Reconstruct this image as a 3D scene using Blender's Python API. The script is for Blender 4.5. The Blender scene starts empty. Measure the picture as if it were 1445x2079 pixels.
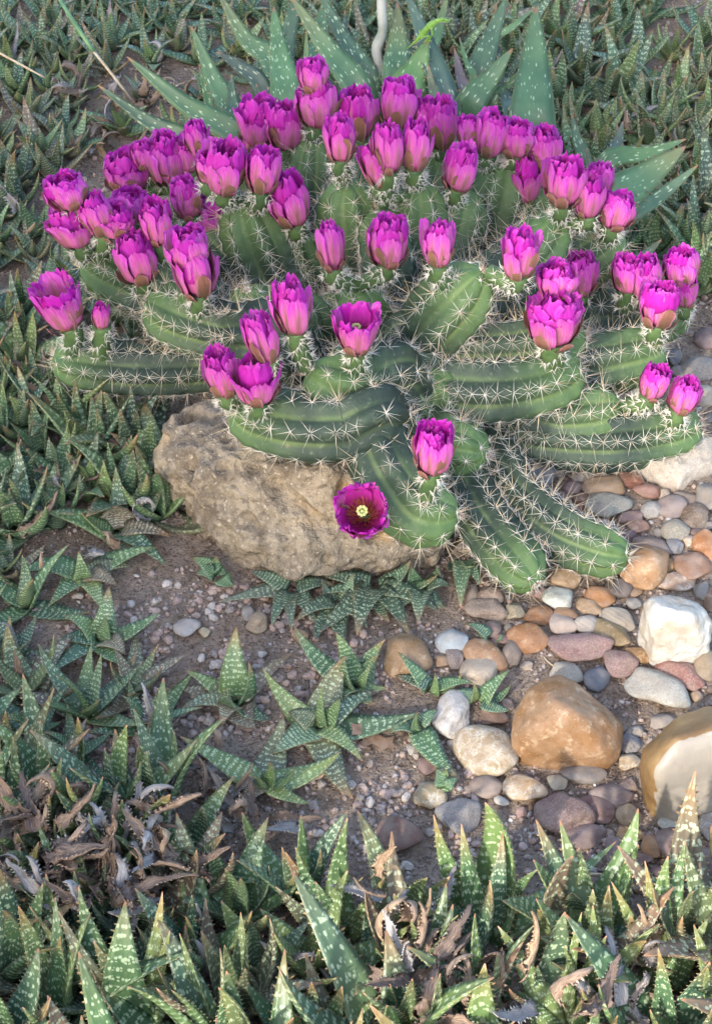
import bpy, bmesh, math, random
from mathutils import Vector, Matrix, noise
from mathutils.bvhtree import BVHTree
R = math.radians
rnd = random.Random(7)
scene = bpy.context.scene
COL = scene.collection

# ------------------------------------------------------------------ camera
PITCH, FPX, CAMH = R(42.0), 3625.0, 1.58          # photograph pixels: 1445 x 2079
cam_d = bpy.data.cameras.new('camera'); cam = bpy.data.objects.new('camera', cam_d); COL.objects.link(cam)
cam.location = (0, 0, CAMH); cam.rotation_euler = (R(90) - PITCH, 0, 0)
cam_d.sensor_fit = 'VERTICAL'; cam_d.sensor_height = 24.0; cam_d.lens = 12.0 * FPX / 1039.5
cam_d.clip_start = 0.05; cam_d.clip_end = 500
scene.camera = cam
scene.render.resolution_x, scene.render.resolution_y = 711, 1024
scene.render.engine = 'CYCLES'

# ------------------------------------------------------------------ light
SUN_EL, SUN_AZ = R(31), R(30)      # sun behind the camera's left shoulder
w = bpy.data.worlds.new('World'); scene.world = w; w.use_nodes = True
wn = w.node_tree; bg = wn.nodes['Background']
sky = wn.nodes.new('ShaderNodeTexSky'); sky.sky_type = 'NISHITA'; sky.sun_disc = False
sky.sun_elevation = SUN_EL; sky.sun_rotation = R(180) + SUN_AZ
sky.air_density = 1.0; sky.dust_density = 1.9; sky.ozone_density = 1.0
wn.links.new(sky.outputs[0], bg.inputs[0]); bg.inputs[1].default_value = 0.15
ld = bpy.data.lights.new('sun', 'SUN'); ld.energy = 1.5; ld.angle = R(2.0); ld.color = (1.0, 0.95, 0.87)
sun = bpy.data.objects.new('sun', ld); COL.objects.link(sun)
sdir = Vector((math.sin(SUN_AZ) * math.cos(SUN_EL), math.cos(SUN_AZ) * math.cos(SUN_EL), -math.sin(SUN_EL)))
sun.rotation_euler = sdir.to_track_quat('-Z', 'Y').to_euler(); sun.location = (-2, -3, 4)
vs = scene.view_settings; vs.view_transform = 'Standard'; vs.look = 'None'; vs.gamma = 1.0
vs.use_curve_mapping = False; vs.exposure = 2.1

# ------------------------------------------------------------------ pixel -> place
_F = Vector((0, math.cos(PITCH), -math.sin(PITCH))); _U = Vector((0, math.sin(PITCH), math.cos(PITCH)))
def ray(px, py): return _F * FPX + Vector((px - 722.5, 0, 0)) - _U * (py - 1039.5)
def at_h(px, py, h=0.0):
    r = ray(px, py); return Vector((0, 0, CAMH)) + r * ((CAMH - h) / -r.z)
def at_y(px, py, Y):
    r = ray(px, py); return Vector((0, 0, CAMH)) + r * (Y / r.y)
def at(px, py, v): return at_y(px, py, v) if v > 1.0 else at_h(px, py, v)
def topx(p):
    d = p - Vector((0, 0, CAMH)); z = d.dot(_F)
    return 722.5 + d.x / z * FPX, 1039.5 - d.dot(_U) / z * FPX
def pxm(p): return FPX / (p - Vector((0, 0, CAMH))).dot(_F)      # pixels per metre at a point

# ------------------------------------------------------------------ helpers
def tag(o, label=None, cat=None, group=None, kind=None):
    if label: o['label'] = label
    if cat: o['category'] = cat
    if group: o['group'] = group
    if kind: o['kind'] = kind
    return o
def link(name, data, parent=None):
    o = bpy.data.objects.new(name, data); COL.objects.link(o)
    if parent: o.parent = parent
    return o
def empty(name, loc):
    o = bpy.data.objects.new(name, None); COL.objects.link(o); o.location = loc
    o.empty_display_size = 0.02
    return o
def mesh(name, verts, faces, mats=(), smooth=True, attrs=None, midx=None):
    me = bpy.data.meshes.new(name); me.from_pydata(verts, [], faces)
    for m in mats: me.materials.append(m)
    if smooth: me.polygons.foreach_set('use_smooth', [True] * len(me.polygons))
    if midx: me.polygons.foreach_set('material_index', midx)
    for k, (typ, vals) in (attrs or {}).items():
        a = me.attributes.new(k, typ, 'POINT')
        if typ == 'FLOAT': a.data.foreach_set('value', vals)
        else: a.data.foreach_set('vector', [c for v in vals for c in v])
    me.update(); return me
def basis(x, up):
    x = x.normalized(); y = up.cross(x)
    if y.length < 1e-4: y = Vector((0, 1, 0)).cross(x)
    y.normalize(); z = x.cross(y)
    return Matrix((x, y, z)).transposed().to_4x4()
def basis_z(z, spin):
    z = z.normalized(); x = Vector((math.cos(spin), math.sin(spin), 0.01)); x = (x - z * x.dot(z)).normalized(); y = z.cross(x)
    return Matrix((x, y, z)).transposed().to_4x4()
def lerp(a, b, t): return a + (b - a) * t
def mixc(a, b, t): return tuple(a[i] + (b[i] - a[i]) * t for i in range(3))
def spline(P, n):
    out = []; Q = [P[0] * 2 - P[1]] + list(P) + [P[-1] * 2 - P[-2]]
    for i in range(len(P) - 1):
        a, b, c, d = Q[i:i + 4]
        for k in range(n):
            t = k / n
            out.append(0.5 * ((2 * b) + (c - a) * t + (2 * a - 5 * b + 4 * c - d) * t * t + (3 * b - a - 3 * c + d) * t ** 3))
    out.append(P[-1].copy()); return out
def resample(P, ds):
    out = [P[0].copy()]; acc = 0.0
    for a, b in zip(P, P[1:]):
        L = (b - a).length; pos = ds - acc
        while pos <= L:
            out.append(a.lerp(b, pos / L)); pos += ds
        acc = (acc + L) % ds if L > 0 else acc
    return out

# ------------------------------------------------------------------ materials
class NT:
    def __init__(s, name):
        s.m = bpy.data.materials.new(name); s.m.use_nodes = True; s.t = s.m.node_tree
        s.b = s.t.nodes['Principled BSDF']; s.out = s.t.nodes['Material Output']
    def n(s, typ, ins=None, **props):
        x = s.t.nodes.new('ShaderNode' + typ)
        for k, v in props.items(): setattr(x, k, v)
        for k, v in (ins or {}).items(): s.set(x.inputs[k], v)
        return x
    def set(s, sock, v):
        if isinstance(v, bpy.types.NodeSocket): s.t.links.new(v, sock)
        elif isinstance(v, bpy.types.Node): s.t.links.new(v.outputs[0], sock)
        else: sock.default_value = (*v, 1.0) if isinstance(v, tuple) and len(v) == 3 and sock.type == 'RGBA' else v
    def math(s, op, a, b=None, c=None):
        x = s.n('Math', operation=op); s.set(x.inputs[0], a)
        if b is not None: s.set(x.inputs[1], b)
        if c is not None: s.set(x.inputs[2], c)
        return x.outputs[0]
    def vmath(s, op, a, b):
        x = s.n('VectorMath', operation=op); s.set(x.inputs[0], a); s.set(x.inputs[1], b); return x.outputs[0]
    def ss(s, v, lo, hi, a=0.0, b=1.0):
        x = s.n('MapRange', {0: v, 1: lo, 2: hi, 3: a, 4: b}); x.interpolation_type = 'SMOOTHSTEP'; return x.outputs[0]
    def mix(s, f, a, b, mode='MIX'):
        x = s.n('Mix', data_type='RGBA', blend_type=mode); s.set(x.inputs[0], f); s.set(x.inputs[6], a); s.set(x.inputs[7], b); return x.outputs[2]
    def attr(s, name, out='Fac'): return s.n('Attribute', attribute_name=name).outputs[out]
    def noise(s, vec, scale, detail=3.0, rough=0.55, out='Fac'):
        x = s.n('TexNoise', {'Scale': scale, 'Detail': detail, 'Roughness': rough}); s.set(x.inputs['Vector'], vec); return x.outputs[out]
    def vor(s, vec, scale, feature='F1', out='Distance', rand=1.0):
        x = s.n('TexVoronoi', {'Scale': scale, 'Randomness': rand}, feature=feature); s.set(x.inputs['Vector'], vec); return x.outputs[out]
    def bump(s, h, strength, dist):
        x = s.n('Bump', {'Strength': strength, 'Distance': dist, 'Height': h}); s.t.links.new(x.outputs[0], s.b.inputs['Normal'])
    def color(s, c): s.set(s.b.inputs['Base Color'], c)
    def ocol(s):
        o = s.n('ObjectInfo'); return o.outputs['Color'], o.outputs['Random']
    def ocoord(s):
        o = s.n('ObjectInfo'); t = s.n('TexCoord')
        return s.vmath('ADD', t.outputs['Object'], s.n('CombineXYZ', {0: s.math('MULTIPLY', o.outputs['Random'], 37.0), 1: s.math('MULTIPLY', o.outputs['Random'], 91.0), 2: 0.0}).outputs[0])
    def wcoord(s):
        o = s.n('ObjectInfo'); t = s.n('NewGeometry')
        return s.vmath('ADD', t.outputs['Position'], s.n('CombineXYZ', {0: s.math('MULTIPLY', o.outputs['Random'], 37.0), 1: s.math('MULTIPLY', o.outputs['Random'], 91.0), 2: 0.0}).outputs[0])
    def spec(s, rough, sp=0.5):
        s.b.inputs['Roughness'].default_value = rough; s.b.inputs['Specular IOR Level'].default_value = sp

def aloe_material(name, k, big):
    s = NT(name); oc, orand = s.ocol()
    lc = s.n('SeparateXYZ', {0: s.attr('lc', 'Vector')}); x, y, und = lc.outputs
    t = s.attr('lt'); sm = s.attr('ls'); tooth = s.attr('tooth')
    rz = s.math('MULTIPLY', orand, 23.0)
    if big: v = s.n('CombineXYZ', {0: s.math('MULTIPLY', x, 260.0), 1: s.math('MULTIPLY', y, 75.0), 2: rz})
    else: v = s.n('CombineXYZ', {0: s.math('MULTIPLY', x, 430.0), 1: s.math('MULTIPLY', y, 240.0), 2: rz})
    wob = s.noise(s.n('CombineXYZ', {0: s.math('MULTIPLY', x, 90.0), 1: s.math('MULTIPLY', y, 40.0), 2: rz}).outputs[0], 1.0, 2.0)
    d = s.vor(v.outputs[0], 1.0, rand=0.75)
    spot = s.ss(d, 0.24 if big else 0.36, 0.40 if big else 0.58, 1.0, 0.0)
    per = 0.024 if big else 0.0088
    band = s.math('SINE', s.math('ADD', s.math('MULTIPLY', y, 6.283 / per), s.math('MULTIPLY', wob, 9.0)))
    bm = s.ss(band, -0.35 if not big else -0.1, 0.35, 0.06, 1.0)
    top = s.math('MULTIPLY', spot, bm)
    b2 = s.math('SINE', s.math('ADD', s.math('MULTIPLY', y, 6.283 / (per * 0.72)), s.math('MULTIPLY', wob, 8.0)))
    zeb = s.math('MULTIPLY', s.ss(b2, 0.15, 0.75), s.ss(d, 0.3, 0.62, 1.0, 0.35))
    under = s.ss(und, 0.35, 0.65)
    f = s.math('ADD', s.math('MULTIPLY', top, s.math('SUBTRACT', 1.0, under)), s.math('MULTIPLY', zeb, under))
    f = s.math('MULTIPLY', f, s.ss(t, 0.80, 0.98, 0.85, 0.1))
    big_n = s.noise(s.ocoord(), 14.0, 3.0)
    base = s.mix(s.ss(big_n, 0.3, 0.7), s.mix(0.28, oc, (0.02, 0.035, 0.03)), s.mix(0.12, oc, (0.30, 0.40, 0.16)))
    pale = s.mix(0.66, oc, (0.56, 0.66, 0.42))
    c = s.mix(f, base, pale)
    c = s.mix(s.ss(s.math('ABSOLUTE', sm), 0.86, 1.0, 0.0, 0.25), c, (0.30, 0.34, 0.17))
    tipk = s.math('MULTIPLY', s.ss(t, 0.62, 1.0), s.ss(orand, 0.35, 0.95, 0.05 if big else 0.12, 0.30 if big else 0.7))
    c = s.mix(tipk, c, (0.30, 0.16, 0.07))
    c = s.mix(s.ss(t, 0.955, 0.985), c, (0.32, 0.17, 0.09))
    c = s.mix(tooth, c, (0.38, 0.24, 0.13))
    s.color(c); s.spec(0.42, 0.4)
    s.bump(s.math('ADD', s.math('MULTIPLY', f, 0.6), s.noise(s.ocoord(), 60.0, 2.0)), 0.25, 0.002)
    return s.m
M_ALOE = aloe_material('aloe_skin', 1, False)
M_BIG = aloe_material('tall_aloe_skin', 1, True)

def stone_material(name, kind):
    s = NT(name); oc, orand = s.ocol(); v = s.wcoord()
    fine = s.noise(v, 420, 4, 0.65); mid = s.noise(v, 75, 5, 0.62); lo = s.noise(v, 26, 3, 0.55)
    dark = s.mix(0.55, oc, (0.06, 0.045, 0.035)); lite = s.mix(0.30, oc, (0.74, 0.66, 0.56))
    c = s.mix(s.ss(lo, 0.34, 0.66), s.mix(0.35, oc, dark), s.mix(0.35, oc, lite))
    if kind == 'smooth':
        c = s.mix(s.ss(mid, 0.40, 0.66, 0.0, 0.65), c, s.mix(0.35, oc, (0.10, 0.08, 0.07))); c = s.mix(s.ss(fine, 0.62, 0.70, 0.0, 0.65), c, lite); c = s.mix(s.ss(fine, 0.30, 0.38, 0.6, 0.0), c, dark)
        h = s.math('ADD', s.math('MULTIPLY', mid, 0.5), s.math('MULTIPLY', fine, 0.35)); rough = 0.55
    elif kind == 'veined':
        d = s.math('ABSOLUTE', s.math('SUBTRACT', s.noise(v, 48, 4, 0.6), 0.5))
        c = s.mix(s.ss(mid, 0.42, 0.60, 0.0, 0.6), c, s.mix(0.45, oc, (0.70, 0.66, 0.58))); c = s.mix(s.ss(mid, 0.30, 0.42, 0.7, 0.0), c, (0.24, 0.14, 0.06))
        c = s.mix(s.ss(d, 0.0, 0.03, 0.6, 0.0), c, (0.62, 0.58, 0.5)); c = s.mix(s.ss(fine, 0.32, 0.40, 0.5, 0.0), c, dark); h = s.math('ADD', mid, s.math('MULTIPLY', fine, 0.4)); rough = 0.6
    elif kind == 'speckled':
        e = s.n('SeparateColor', {0: s.vor(v, 780, out='Color')}).outputs[0]
        c = s.mix(s.ss(e, 0.55, 0.95, 0.0, 0.5), c, s.mix(0.35, oc, (0.70, 0.64, 0.56))); c = s.mix(s.ss(e, 0.10, 0.3, 0.45, 0.0), c, dark)
        c = s.mix(s.ss(mid, 0.55, 0.70, 0.0, 0.5), c, dark); h = s.math('ADD', mid, s.math('MULTIPLY', e, 0.5)); rough = 0.75
    elif kind == 'banded':
        wv = s.n('TexWave', {'Scale': 70.0, 'Distortion': 6.0, 'Detail': 3.0, 'Detail Scale': 0.8}, bands_direction='DIAGONAL'); s.set(wv.inputs['Vector'], v)
        c = s.mix(s.ss(wv.outputs['Fac'], 0.2, 0.8, 0.0, 0.13), c, dark); c = s.mix(s.ss(fine, 0.6, 0.7, 0.0, 0.4), c, lite); h = s.math('ADD', s.math('MULTIPLY', wv.outputs['Fac'], 0.12), s.math('ADD', s.math('MULTIPLY', mid, 0.4), s.math('MULTIPLY', fine, 0.3))); rough = 0.65
    else:   # patina: warm weathered skin
        c = s.mix(s.ss(mid, 0.52, 0.70, 0.0, 0.55), c, s.mix(0.55, oc, (0.80, 0.66, 0.46))); c = s.mix(s.ss(mid, 0.28, 0.44, 0.7, 0.0), c, s.mix(0.6, oc, (0.12, 0.07, 0.03)))
        c = s.mix(s.ss(fine, 0.63, 0.70, 0.0, 0.5), c, (0.72, 0.60, 0.42)); c = s.mix(s.ss(fine, 0.30, 0.38, 0.55, 0.0), c, dark)
        h = s.math('ADD', s.math('MULTIPLY', mid, 0.8), s.math('MULTIPLY', fine, 0.35)); rough = 0.45
    dust = s.math('MULTIPLY', s.ss(s.noise(v, 60, 4, 0.6), 0.40, 0.62), 0.36 if kind != 'patina' else 0.14); c = s.mix(dust, c, (0.30, 0.235, 0.18))
    s.color(c); s.spec(rough + 0.17, 0.32); s.bump(h, 0.6, 0.004); return s.m
M_ST = {k: stone_material('stone_' + k, k) for k in ('smooth', 'veined', 'speckled', 'banded', 'patina')}

def boulder_material():
    s = NT('boulder_stone'); tc = s.n('TexCoord').outputs['Object']
    a = s.noise(tc, 7, 6, 0.65); b = s.noise(tc, 30, 5, 0.62); c3 = s.noise(tc, 160, 4, 0.65); p = s.vor(s.vmath('ADD', tc, s.vmath('MULTIPLY', s.noise(tc, 20, 3, out='Color'), (.03, .03, .03))), 42, 'DISTANCE_TO_EDGE')
    c = s.mix(s.ss(a, 0.36, 0.64), (0.165, 0.130, 0.092), (0.285, 0.225, 0.152))
    c = s.mix(s.ss(b, 0.46, 0.60, 0.0, 0.55), c, (0.35, 0.285, 0.20))
    c = s.mix(s.ss(b, 0.36, 0.45, 0.6, 0.0), c, (0.13, 0.098, 0.068)); g2 = s.noise(tc, 85, 4, 0.65); c = s.mix(s.ss(g2, 0.52, 0.62, 0.0, 0.5), c, (0.38, 0.305, 0.215)); c = s.mix(s.ss(g2, 0.36, 0.44, 0.6, 0.0), c, (0.10, 0.076, 0.054))
    c = s.mix(s.ss(s.noise(tc, 11, 3, out='Fac'), 0.56, 0.68, 0.0, 0.55), c, (0.45, 0.29, 0.14))
    c = s.mix(s.ss(c3, 0.60, 0.66, 0.0, 0.55), c, (0.58, 0.50, 0.40)); c = s.mix(s.ss(c3, 0.34, 0.40, 0.5, 0.0), c, (0.09, 0.07, 0.055))
    s.color(c); s.spec(0.85, 0.25)
    s.bump(s.math('ADD', s.math('ADD', s.math('MULTIPLY', b, 0.7), s.math('MULTIPLY', c3, 0.22)), s.math('MULTIPLY', s.noise(tc, 75, 5, 0.65), 0.5)), 1.0, 0.013); return s.m
M_BOULDER = boulder_material()

def white_rock_material():
    s = NT('white_rock_stone'); tc = s.n('TexCoord').outputs['Object']; a = s.noise(tc, 24, 6, 0.62); b = s.noise(tc, 120, 4, 0.6)
    c = s.mix(s.ss(a, 0.35, 0.62), (0.36, 0.30, 0.23), (0.55, 0.515, 0.445)); c = s.mix(s.ss(b, 0.3, 0.42, 0.4, 0.0), c, (0.42, 0.36, 0.28))
    s.color(c); s.spec(0.8, 0.3); s.bump(s.math('ADD', a, s.math('MULTIPLY', b, 0.4)), 0.6, 0.008); return s.m
def cream_rock_material():
    s = NT('cream_rock_stone'); tc = s.n('TexCoord').outputs['Object']; face = s.attr('cut')
    a = s.noise(tc, 15, 5, 0.6); b = s.noise(tc, 80, 4, 0.6); cr = s.math('ABSOLUTE', s.math('SUBTRACT', s.noise(tc, 9, 3, 0.5), 0.5))
    rind = s.mix(s.ss(a, 0.35, 0.65), (0.16, 0.088, 0.032), (0.31, 0.195, 0.085)); core = s.mix(s.ss(a, 0.3, 0.7), (0.235, 0.205, 0.165), (0.37, 0.31, 0.235))
    core = s.mix(s.ss(cr, 0.0, 0.006, 0.25, 0.0), core, (0.45, 0.40, 0.32)); core = s.mix(s.ss(s.noise(tc, 34, 5, 0.65), 0.5, 0.68, 0.0, 0.6), core, (0.22, 0.19, 0.15)); core = s.mix(s.ss(b, 0.3, 0.42, 0.35, 0.0), core, (0.27, 0.24, 0.2))
    edge = s.math('ADD', face, s.math('MULTIPLY', s.math('SUBTRACT', b, 0.5), 0.5))
    c = s.mix(s.ss(edge, 0.42, 0.58), rind, core)
    s.color(c); s.spec(0.5, 0.45); s.bump(s.math('ADD', a, s.math('MULTIPLY', b, 0.5)), 0.35, 0.004); return s.m
def soil_material():
    s = NT('soil'); g = s.n('NewGeometry').outputs['Position']
    a = s.noise(g, 5, 5, 0.6); b = s.noise(g, 60, 6, 0.7); c3 = s.noise(g, 260, 4, 0.7); e = s.n('SeparateColor', {0: s.vor(g, 230, out='Color')}).outputs
    ed = s.vor(g, 230)
    c = s.mix(s.ss(a, 0.35, 0.65), (0.295, 0.205, 0.142), (0.46, 0.35, 0.258))
    c = s.mix(s.ss(b, 0.4, 0.65, 0.0, 0.6), c, (0.52, 0.41, 0.325)); c = s.mix(s.ss(b, 0.32, 0.47, 0.75, 0.0), c, (0.10, 0.070, 0.050)); c = s.mix(s.ss(c3, 0.52, 0.64, 0.0, 0.6), c, (0.46, 0.36, 0.28)); c = s.mix(s.ss(c3, 0.36, 0.46, 0.7, 0.0), c, (0.06, 0.042, 0.03))
    chip = s.math('MULTIPLY', s.ss(e[0], 0.72, 0.75), s.ss(ed, 0.30, 0.42, 1.0, 0.0))
    c = s.mix(s.math('MULTIPLY', chip, 0.8), c, s.mix(e[1], (0.42, 0.32, 0.26), (0.30, 0.20, 0.16)))
    s.color(c); s.spec(0.95, 0.15); s.bump(s.math('ADD', s.math('ADD', b, s.math('MULTIPLY', c3, 0.7)), s.math('MULTIPLY', chip, 0.6)), 1.0, 0.014); return s.m
def gravel_material():
    s = NT('gravel'); isl = s.n('NewGeometry').outputs['Random Per Island']; tc = s.n('TexCoord').outputs['Object']
    r = s.n('ValToRGB', {0: isl}); cr = r.color_ramp; cols = [(0.0, (0.34, 0.22, 0.17)), (0.3, (0.48, 0.36, 0.29)), (0.5, (0.26, 0.21, 0.185)), (0.68, (0.52, 0.44, 0.37)), (0.85, (0.22, 0.15, 0.13)), (1.0, (0.60, 0.55, 0.50))]
    while len(cr.elements) < len(cols): cr.elements.new(0.5)
    for el, (p, c) in zip(cr.elements, cols): el.position = p; el.color = (*c, 1)
    a = s.noise(tc, 260, 4, 0.6)
    s.color(s.mix(s.ss(a, 0.35, 0.65, 0.0, 0.5), r.outputs[0], s.mix(0.55, r.outputs[0], (0.07, 0.055, 0.045)))); s.spec(0.85, 0.3); s.bump(a, 0.5, 0.002); return s.m
def dry_material():
    s = NT('dry_leaf'); oc, orand = s.ocol(); t = s.attr('lt'); v = s.ocoord()
    fib = s.noise(s.n('CombineXYZ', {0: s.math('MULTIPLY', s.attr('ls'), 6.0), 1: s.math('MULTIPLY', t, 3.0), 2: s.math('MULTIPLY', orand, 50.0)}).outputs[0], 3.0, 4.0, 0.6)
    a = s.noise(v, 45, 4)
    c = s.mix(s.ss(fib, 0.3, 0.7), s.mix(0.55, oc, (0.07, 0.045, 0.035)), s.mix(0.25, oc, (0.75, 0.66, 0.55)))
    c = s.mix(s.ss(a, 0.52, 0.7, 0.0, 0.5), c, (0.12, 0.075, 0.055))
    s.color(c); s.spec(0.8, 0.2); s.bump(s.math('ADD', fib, a), 0.7, 0.003); return s.m
def stem_material():
    s = NT('cactus_skin'); tip = s.attr('tip'); gr = s.attr('groove'); v = s.ocoord(); a = s.noise(v, 12, 4); b = s.noise(v, 70, 4, 0.6)
    old = s.mix(s.ss(a, 0.35, 0.65), (0.022, 0.037, 0.027), (0.050, 0.074, 0.046)); new = (0.105, 0.185, 0.055)
    c = s.mix(s.math('MULTIPLY', tip, 0.85), old, new)
    c = s.mix(s.math('MULTIPLY', s.ss(gr, 0.75, 1.0), s.ss(a, 0.4, 0.6, 0.10, 0.42)), c, (0.20, 0.27, 0.09))
    c = s.mix(s.ss(b, 0.60, 0.72, 0.0, 0.30), c, (0.16, 0.20, 0.13))
    c = s.mix(s.ss(s.noise(v, 24, 5, 0.7), 0.64, 0.70, 0.0, 0.75), c, (0.24, 0.18, 0.115)); c = s.mix(s.ss(s.noise(v, 130, 3, 0.6), 0.60, 0.70, 0.0, 0.35), c, (0.20, 0.22, 0.15))
    s.color(c); s.spec(0.6, 0.3); s.bump(s.math('ADD', a, s.math('MULTIPLY', b, 0.6)), 0.5, 0.006); return s.m
def spine_material():
    s = NT('cactus_spine'); k = s.attr('sc'); r = s.n('ValToRGB', {0: k}); cr = r.color_ramp
    cols = [(0.0, (0.62, 0.585, 0.51)), (0.35, (0.52, 0.45, 0.35)), (0.6, (0.46, 0.34, 0.20)), (0.8, (0.40, 0.16, 0.11)), (1.0, (0.72, 0.66, 0.50))]
    while len(cr.elements) < len(cols): cr.elements.new(0.5)
    for el, (p, c) in zip(cr.elements, cols): el.position = p; el.color = (*c, 1)
    s.color(r.outputs[0]); s.spec(0.6, 0.3); return s.m
def petal_material(name, kind):
    s = NT(name); t = s.attr('lt'); sm = s.math('ABSOLUTE', s.attr('ls')); oi = s.n('ObjectInfo').outputs['Random']; v = s.ocoord()
    streak = s.noise(s.n('CombineXYZ', {0: s.math('MULTIPLY', s.attr('ls'), 7.0), 1: s.math('MULTIPLY', t, 1.2), 2: s.math('MULTIPLY', oi, 40.0)}).outputs[0], 2.0, 3.0, 0.6)
    if kind == 'outer':
        c = s.mix(s.ss(t, 0.05, 0.42), (0.42, 0.045, 0.11), (0.70, 0.165, 0.40)); c = s.mix(s.ss(t, 0.45, 0.95), c, (0.60, 0.045, 0.47))
        c = s.mix(s.math('MULTIPLY', s.ss(sm, 0.55, 1.0), s.ss(t, 0.3, 0.8, 0.1, 0.8)), c, (0.56, 0.03, 0.54))
        c = s.mix(s.math('MULTIPLY', s.ss(sm, 0.0, 0.34, 0.75, 0.0), s.ss(t, 1.0, 0.45)), c, (0.40, 0.17, 0.14))
        c = s.mix(s.ss(streak, 0.42, 0.7, 0.0, 0.55), c, (0.80, 0.38, 0.62))
        c = s.mix(s.math('MULTIPLY', s.ss(sm, 0.05, 0.42, 0.6, 0.0), s.ss(t, 0.92, 0.5)), c, (0.36, 0.15, 0.12)); c = s.mix(s.ss(t, 0.30, 0.0, 0.0, 0.6), c, (0.20, 0.045, 0.05))
    elif kind == 'inner':
        c = s.mix(s.ss(t, 0.1, 0.8), (0.30, 0.012, 0.10), (0.52, 0.014, 0.40)); c = s.mix(s.ss(streak, 0.5, 0.8, 0.0, 0.35), c, (0.72, 0.16, 0.68))
        c = s.mix(s.ss(t, 0.9, 1.0, 0.0, 0.3), c, (0.70, 0.16, 0.60))
    else:
        c = s.mix(s.ss(t, 0.0, 0.9), (0.060, 0.050, 0.025), (0.25, 0.105, 0.085)); c = s.mix(s.ss(sm, 0.6, 1.0, 0.0, 0.6), c, (0.60, 0.24, 0.36))
        c = s.mix(s.ss(sm, 0.0, 0.25, 0.5, 0.0), c, (0.16, 0.095, 0.05))
    c = s.mix(s.math('MULTIPLY', oi, 0.22), c, (0.62, 0.10, 0.42) if kind != 'sepal' else (0.22, 0.16, 0.07))
    s.color(c); s.spec(0.55, 0.25); s.bump(streak, 0.35, 0.004)
    tr = s.n('BsdfTranslucent'); s.set(tr.inputs['Color'], c)
    mx = s.n('MixShader', {0: 0.34 if kind != 'sepal' else 0.08}); s.t.links.new(s.b.outputs[0], mx.inputs[1]); s.t.links.new(tr.outputs[0], mx.inputs[2]); s.t.links.new(mx.outputs[0], s.out.inputs['Surface'])
    return s.m
def plain(name, col, col2, scale=40, rough=0.6, sp=0.4):
    s = NT(name); v = s.ocoord(); a = s.noise(v, scale, 4, 0.6); s.color(s.mix(s.ss(a, 0.35, 0.65), col, col2)); s.spec(rough, sp); s.bump(a, 0.3, 0.002); return s.m
M_WHITE = white_rock_material(); M_CREAM = cream_rock_material(); M_SOIL = soil_material(); M_GRAVEL = gravel_material(); M_DRY = dry_material()
M_STEM = stem_material(); M_SPINE = spine_material()
M_PET = {k: petal_material('petal_' + k, k) for k in ('outer', 'inner', 'sepal')}
M_TUBE = plain('flower_tube', (0.05, 0.10, 0.035), (0.09, 0.15, 0.05))
M_STRAW = plain('straw', (0.42, 0.30, 0.18), (0.60, 0.47, 0.31), 60); M_GRASS = plain('grass_blade', (0.10, 0.20, 0.08), (0.18, 0.30, 0.13), 60)
M_STALK = plain('flower_stalk', (0.20, 0.22, 0.17), (0.36, 0.35, 0.30), 25); M_OAK = plain('oak_leaf', (0.20, 0.115, 0.065), (0.34, 0.21, 0.13), 60, 0.7)

# ------------------------------------------------------------------ ground (structure)
def gz(x, y):
    return 0.008 * noise.noise((x * 5, y * 5, 0.3)) + 0.0045 * noise.noise((x * 17, y * 17, 2.2)) + 0.0022 * noise.noise((x * 55, y * 55, 4.0))
def build_ground():
    def axis(lo, hi, n, far):
        a = [lo + (hi - lo) * i / n for i in range(n + 1)]; st = (hi - lo) / n; pre, post = [], []; d = st
        p, q = lo, hi
        while q - hi < far: d *= 1.55; p -= d; q += d; pre.append(p); post.append(q)
        return pre[::-1] + a + post
    xs, ys = axis(-0.85, 0.85, 190, 150), axis(0.75, 3.6, 300, 150)
    nx = len(xs); V = []; Fc = []
    for y in ys:
        for x in xs:
            k = max(0.0, min(1.0, 1.4 - max(abs(x) - 0.8, abs(y - 2.1) - 1.4, 0) * 0.5)); V.append((x, y, gz(x, y) * k))
    for j in range(len(ys) - 1):
        for i in range(nx - 1): a = j * nx + i; Fc.append((a, a + 1, a + nx + 1, a + nx))
    o = link('ground', mesh('ground', V, Fc, [M_SOIL])); tag(o, kind='structure')
build_ground()
def gp(px, py):
    p = at_h(px, py, 0); return Vector((p.x, p.y, gz(p.x, p.y)))

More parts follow.
